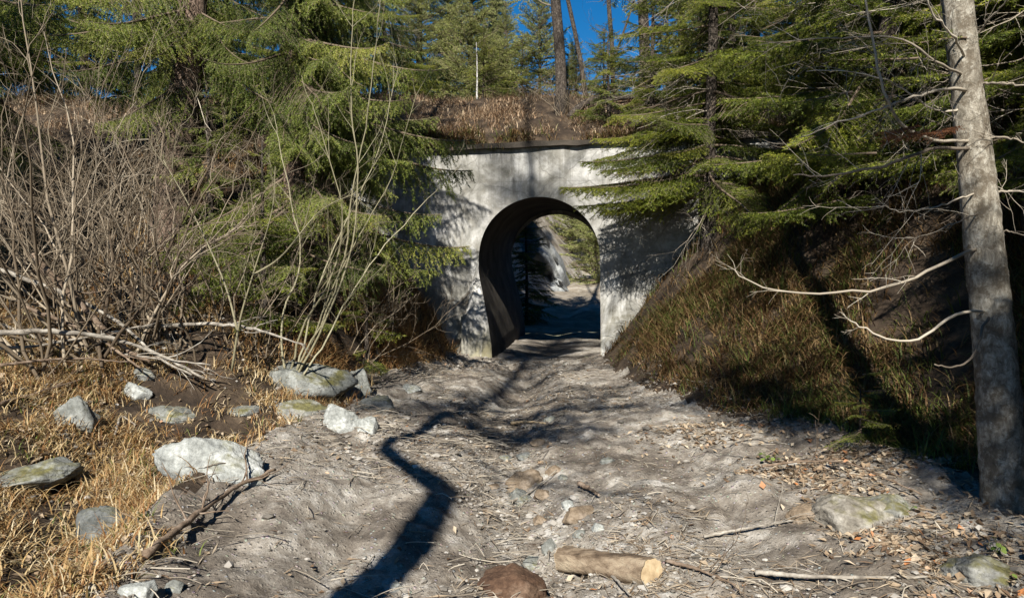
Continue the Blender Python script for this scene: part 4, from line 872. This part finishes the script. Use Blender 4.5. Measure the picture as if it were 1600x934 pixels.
blades('dry_grass', pts_in(1500, -7, -.9, 7, 12.9, left), 'grass', (.12, .32), .006, 1.0, tuft=8, spread=.06, label='rusty dry grass on the slope left of the underpass', arange=(0, .8))
blades('dry_grass', pts_in(500, -2.3, -.9, 8, 12.8, lambda X, Y: (X < ledge(Y) + .02) & (X > ledge(Y) - .9)), 'grass', (.18, .38), .006, 1.25, tuft=10, spread=.06, label='orange grass tufts hanging over the path left of the underpass', arange=(.1, .55), lean=(.25, -.1))
right = lambda X, Y: (X > redge(Y) + .12) & (X < .75 * Y + 1.5)
blades('bank_grass', pts_in(8200, 1.6, 8, 4.6, 12.9, right), 'grass_dark', (.15, .36), .006, 1.2, tuft=9, spread=.06, label='shaggy brown and green grass hanging down the right bank', lean=(-.35, -.15))
blades('bank_grass', pts_in(260, 1.7, 4.5, 3.4, 7, lambda X, Y: (X > redge(Y) - .08) & (X < redge(Y) + .5)), 'grass_green', (.12, .3), .005, 1.0, tuft=7, spread=.04, label='thin green blades at the foot of the right bank')
crestc = lambda X, Y: (abs(X) < Y + 2)
blades('crest_grass', pts_in(4600, -13, 8, 13.3, 17.5, crestc), 'grass_red', (.08, .30), .008, 1.3, tuft=9, spread=.08, label='reddish dry grass covering the embankment above the arch', zf=Etop, lean=(0, -.25))
blades('crest_grass', pts_in(700, -3.5, 5, 13.15, 13.5, crestc), 'grass_dark', (.15, .35), .007, 1.6, tuft=8, spread=.05, label='matted grass fringe along the top of the concrete wall', zf=Etop, lean=(0, -.6))
# strewn leaves
def litter(name, pts, mat, size, label, zf=ground, arange=(0, 1), cat='leaf litter', asp=(.35, .7)):
    n = len(pts); z = zf(pts[:, 0], pts[:, 1]) + .006; az = rng.uniform(0, 6.28, n); el = rng.normal(0, .35 if asp[0] > .1 else .13, n); s = rng.uniform(.5, 1.3, n) * size; ar = rng.uniform(*asp, n)
    u = np.stack((np.cos(az) * np.cos(el), np.sin(az) * np.cos(el), np.sin(el)), 1); v0 = np.stack((-np.sin(az), np.cos(az), rng.normal(0, .3, n)), 1); c = np.stack((pts[:, 0], pts[:, 1], z + abs(np.sin(el)) * s * .5), 1)
    nn = np.cross(u, v0); S = s[:, None]; A = ar[:, None]; cu = rng.uniform(-.1, .35, n)[:, None]
    V = np.stack((c - u * S * .5, c - u * S * .1 + v0 * S * A * .5 + nn * S * A * cu, c + u * S * .5 , c - u * S * .05 - v0 * S * A * .5 + nn * S * A * cu, c + u * S * .02 - nn * S * A * .1), 1).reshape(-1, 3)
    i = np.arange(n)[:, None] * 5; t3 = np.concatenate((np.stack((i[:, 0], i[:, 0] + 4, i[:, 0] + 1), 1), np.stack((i[:, 0] + 4, i[:, 0] + 2, i[:, 0] + 1), 1), np.stack((i[:, 0], i[:, 0] + 3, i[:, 0] + 4), 1), np.stack((i[:, 0] + 3, i[:, 0] + 2, i[:, 0] + 4), 1)))
    a = arange[0] + (arange[1] - arange[0]) * rng.random(n); mb = MB(); mb.add(V, None, t3, np.repeat(a, 5)); return tag(mb.build(name, M[mat], smooth=False), label, cat, None, 'stuff')
inpath = lambda X, Y: (X > ledge(Y) - .2) & (X < redge(Y) + .3) & (abs(X) < .74 * Y)
litter('leaf_litter', pts_in(1500, -2.3, 3.6, 3, 13, inpath), 'litter', .045, 'scattered dry leaves over the whole path', arange=(0, 1))
litter('leaf_litter', pts_in(3200, .9, 3.7, 3, 7, lambda X, Y: inpath(X, Y) & (X > redge(Y) - 1.6 + .3 * vn(Y * 2, Y))), 'litter', .055, 'thick carpet of pale dry leaves at the right of the path')
litter('leaf_litter', pts_in(1500, -6, -1.7, 3, 9, left), 'litter', .05, 'dry leaves among the grass and boulders on the left', arange=(.1, 1))
litter('leaf_litter', pts_in(3000, -6, -1.7, 2.8, 7.5, left), 'litter', .065, 'pale fallen leaves covering the soil on the left', arange=(.3, .95))
litter('straw_litter', pts_in(7000, -2.3, 3.7, 3, 12.9, inpath), 'litter', .10, 'thin straw and bark shreds lying on the path', arange=(0, .9), cat='straw', asp=(.03, .09))
litter('straw_litter', pts_in(2600, .6, 3.7, 3.2, 7, inpath), 'litter', .13, 'tangled dead stalks at the right of the path', arange=(.2, .95), cat='straw', asp=(.02, .06))
litter('straw_litter', pts_in(3500, -6.5, -1.6, 2.8, 9, left), 'litter', .14, 'dead stalks and shreds between the boulders on the left', arange=(0, .95), cat='straw', asp=(.03, .12))
# pebbles
def pebbles(pts, size, label):
    n = len(pts); z = ground(pts[:, 0], pts[:, 1]); s = size * np.minimum(rng.lognormal(0, .5, n), 1.9)
    o6 = np.array(((1, 0, 0), (-1, 0, 0), (0, 1, 0), (0, -1, 0), (0, 0, 1), (0, 0, -1), (.7, .7, .5), (-.7, .7, .5), (.7, -.7, .5), (-.7, -.7, .5)), float)
    f = np.array(((4, 6, 7), (4, 7, 9), (4, 9, 8), (4, 8, 6), (6, 0, 2), (7, 2, 1), (9, 1, 3), (8, 3, 0), (6, 2, 7), (7, 1, 9), (9, 3, 8), (8, 0, 6), (0, 5, 2), (2, 5, 1), (1, 5, 3), (3, 5, 0)))
    V = o6[None] * (s[:, None] * rng.uniform(.6, 1.1, (n, 3)) * np.array((1, 1, .7)))[:, None] * rng.uniform(.75, 1.1, (n, 10, 1)); az = rng.uniform(0, 6.28, n); c_, s_ = np.cos(az)[:, None], np.sin(az)[:, None]
    V = np.stack((V[..., 0] * c_ - V[..., 1] * s_, V[..., 0] * s_ + V[..., 1] * c_, V[..., 2]), -1) + np.stack((pts[:, 0], pts[:, 1], z + s * .1), 1)[:, None]
    mb = MB(); mb.add(V.reshape(-1, 3), None, (f[None] + (np.arange(n) * 10)[:, None, None]).reshape(-1, 3), np.repeat(rng.random(n), 10)); return tag(mb.build('gravel', M['pebble'], smooth=False), label, 'gravel', None, 'stuff')
pebbles(pts_in(9000, -2.2, 3.4, 2.9, 12.8, inpath), .010, 'loose grey gravel scattered over the path')
pebbles(pts_in(1500, -2.4, 3.4, 2.9, 12.8, inpath), .022, 'fist-sized rubble and clods scattered over the path')
pebbles(pts_in(900, -6, -1.8, 2.9, 8, left), .022, 'grey rubble among the grass on the left')
pebbles(pts_in(900, -.4, 1.6, 3, 6, inpath), .014, 'coarser stones around the log and the channel')
# short dead stalks lying on the path
mb = MB()
for x, y in pts_in(2600, -2.1, 3.5, 3, 11, inpath):
    az = rng.normal(0, .9); L = rng.uniform(.05, .28); d = np.array((math.cos(az), math.sin(az), 0)); z = gz(x, y) + .008
    tube(mb, spline([(x, y, z), np.array((x, y, z + rng.uniform(0, .02))) + d * L * .5 + rng.normal(0, .01, 3), np.array((x, y, z)) + d * L], 5), rng.uniform(.0015, .004), 3, False)
tag(mb.build('twig_litter', M['dead']), 'small dead stalks and twigs strewn over the path', 'twigs', None, 'stuff')
# small green plants
def plant(px, py, n, s, label):
    p = hit(px, py); r = empty('leafy_plant', p, label, 'plant', 'small green plants at the right'); mb = MB(); ms = MB()
    for k in range(n):
        az = rng.uniform(0, 6.28); e = p + np.array((math.cos(az), math.sin(az), 0)) * rng.uniform(.2, 1) * s + ez * rng.uniform(.3, 1) * s; tube(ms, np.stack((p, e)), .0015, 3, False)
        L = s * .45; u = unit((math.cos(az), math.sin(az), -.2)); v0 = np.cross(u, ez); t = np.linspace(0, 1, 6); V = []
        for q in t: wv = L * .42 * math.sin(math.pi * min(1, q * .93 + .07)) ** .7; V += [e + u * L * q + v0 * wv - ez * L * .25 * q * q, e + u * L * q - ez * L * (.25 * q * q + .05), e + u * L * q - v0 * wv - ez * L * .25 * q * q]
        qd = [(3 * m + a_, 3 * m + 3 + a_, 3 * m + 4 + a_, 3 * m + 1 + a_) for m in range(5) for a_ in (0, 1)]; mb.add(V, qd)
    mb.build('leaves', M['leaf_green'], r); ms.build('stalks', M['grass_green'], r)
plant(1560, 868, 9, .07, 'bright green leafy plant left of the pale trunk foot'); plant(1205, 725, 10, .09, 'green leafy plant at the foot of the right bank')
plant(1575, 912, 6, .06, 'light green leaves beside the yellow mossy stone'); plant(1420, 800, 5, .05, 'tiny green plant beside the mossy brown stone')
# seedling in the shade
p = hit(1345, 700); r = empty('young_spruce', p, 'small bright spruce seedling in the shade of the right bank', 'tree', 'young spruces'); trunk(r, 'bark_dark', p, .45, .012, .004, n=6, seg=8)
c = Conifer(); c.crown('near', p, .45, .08, .26, .09, 4, .0, .5); c.build(r)
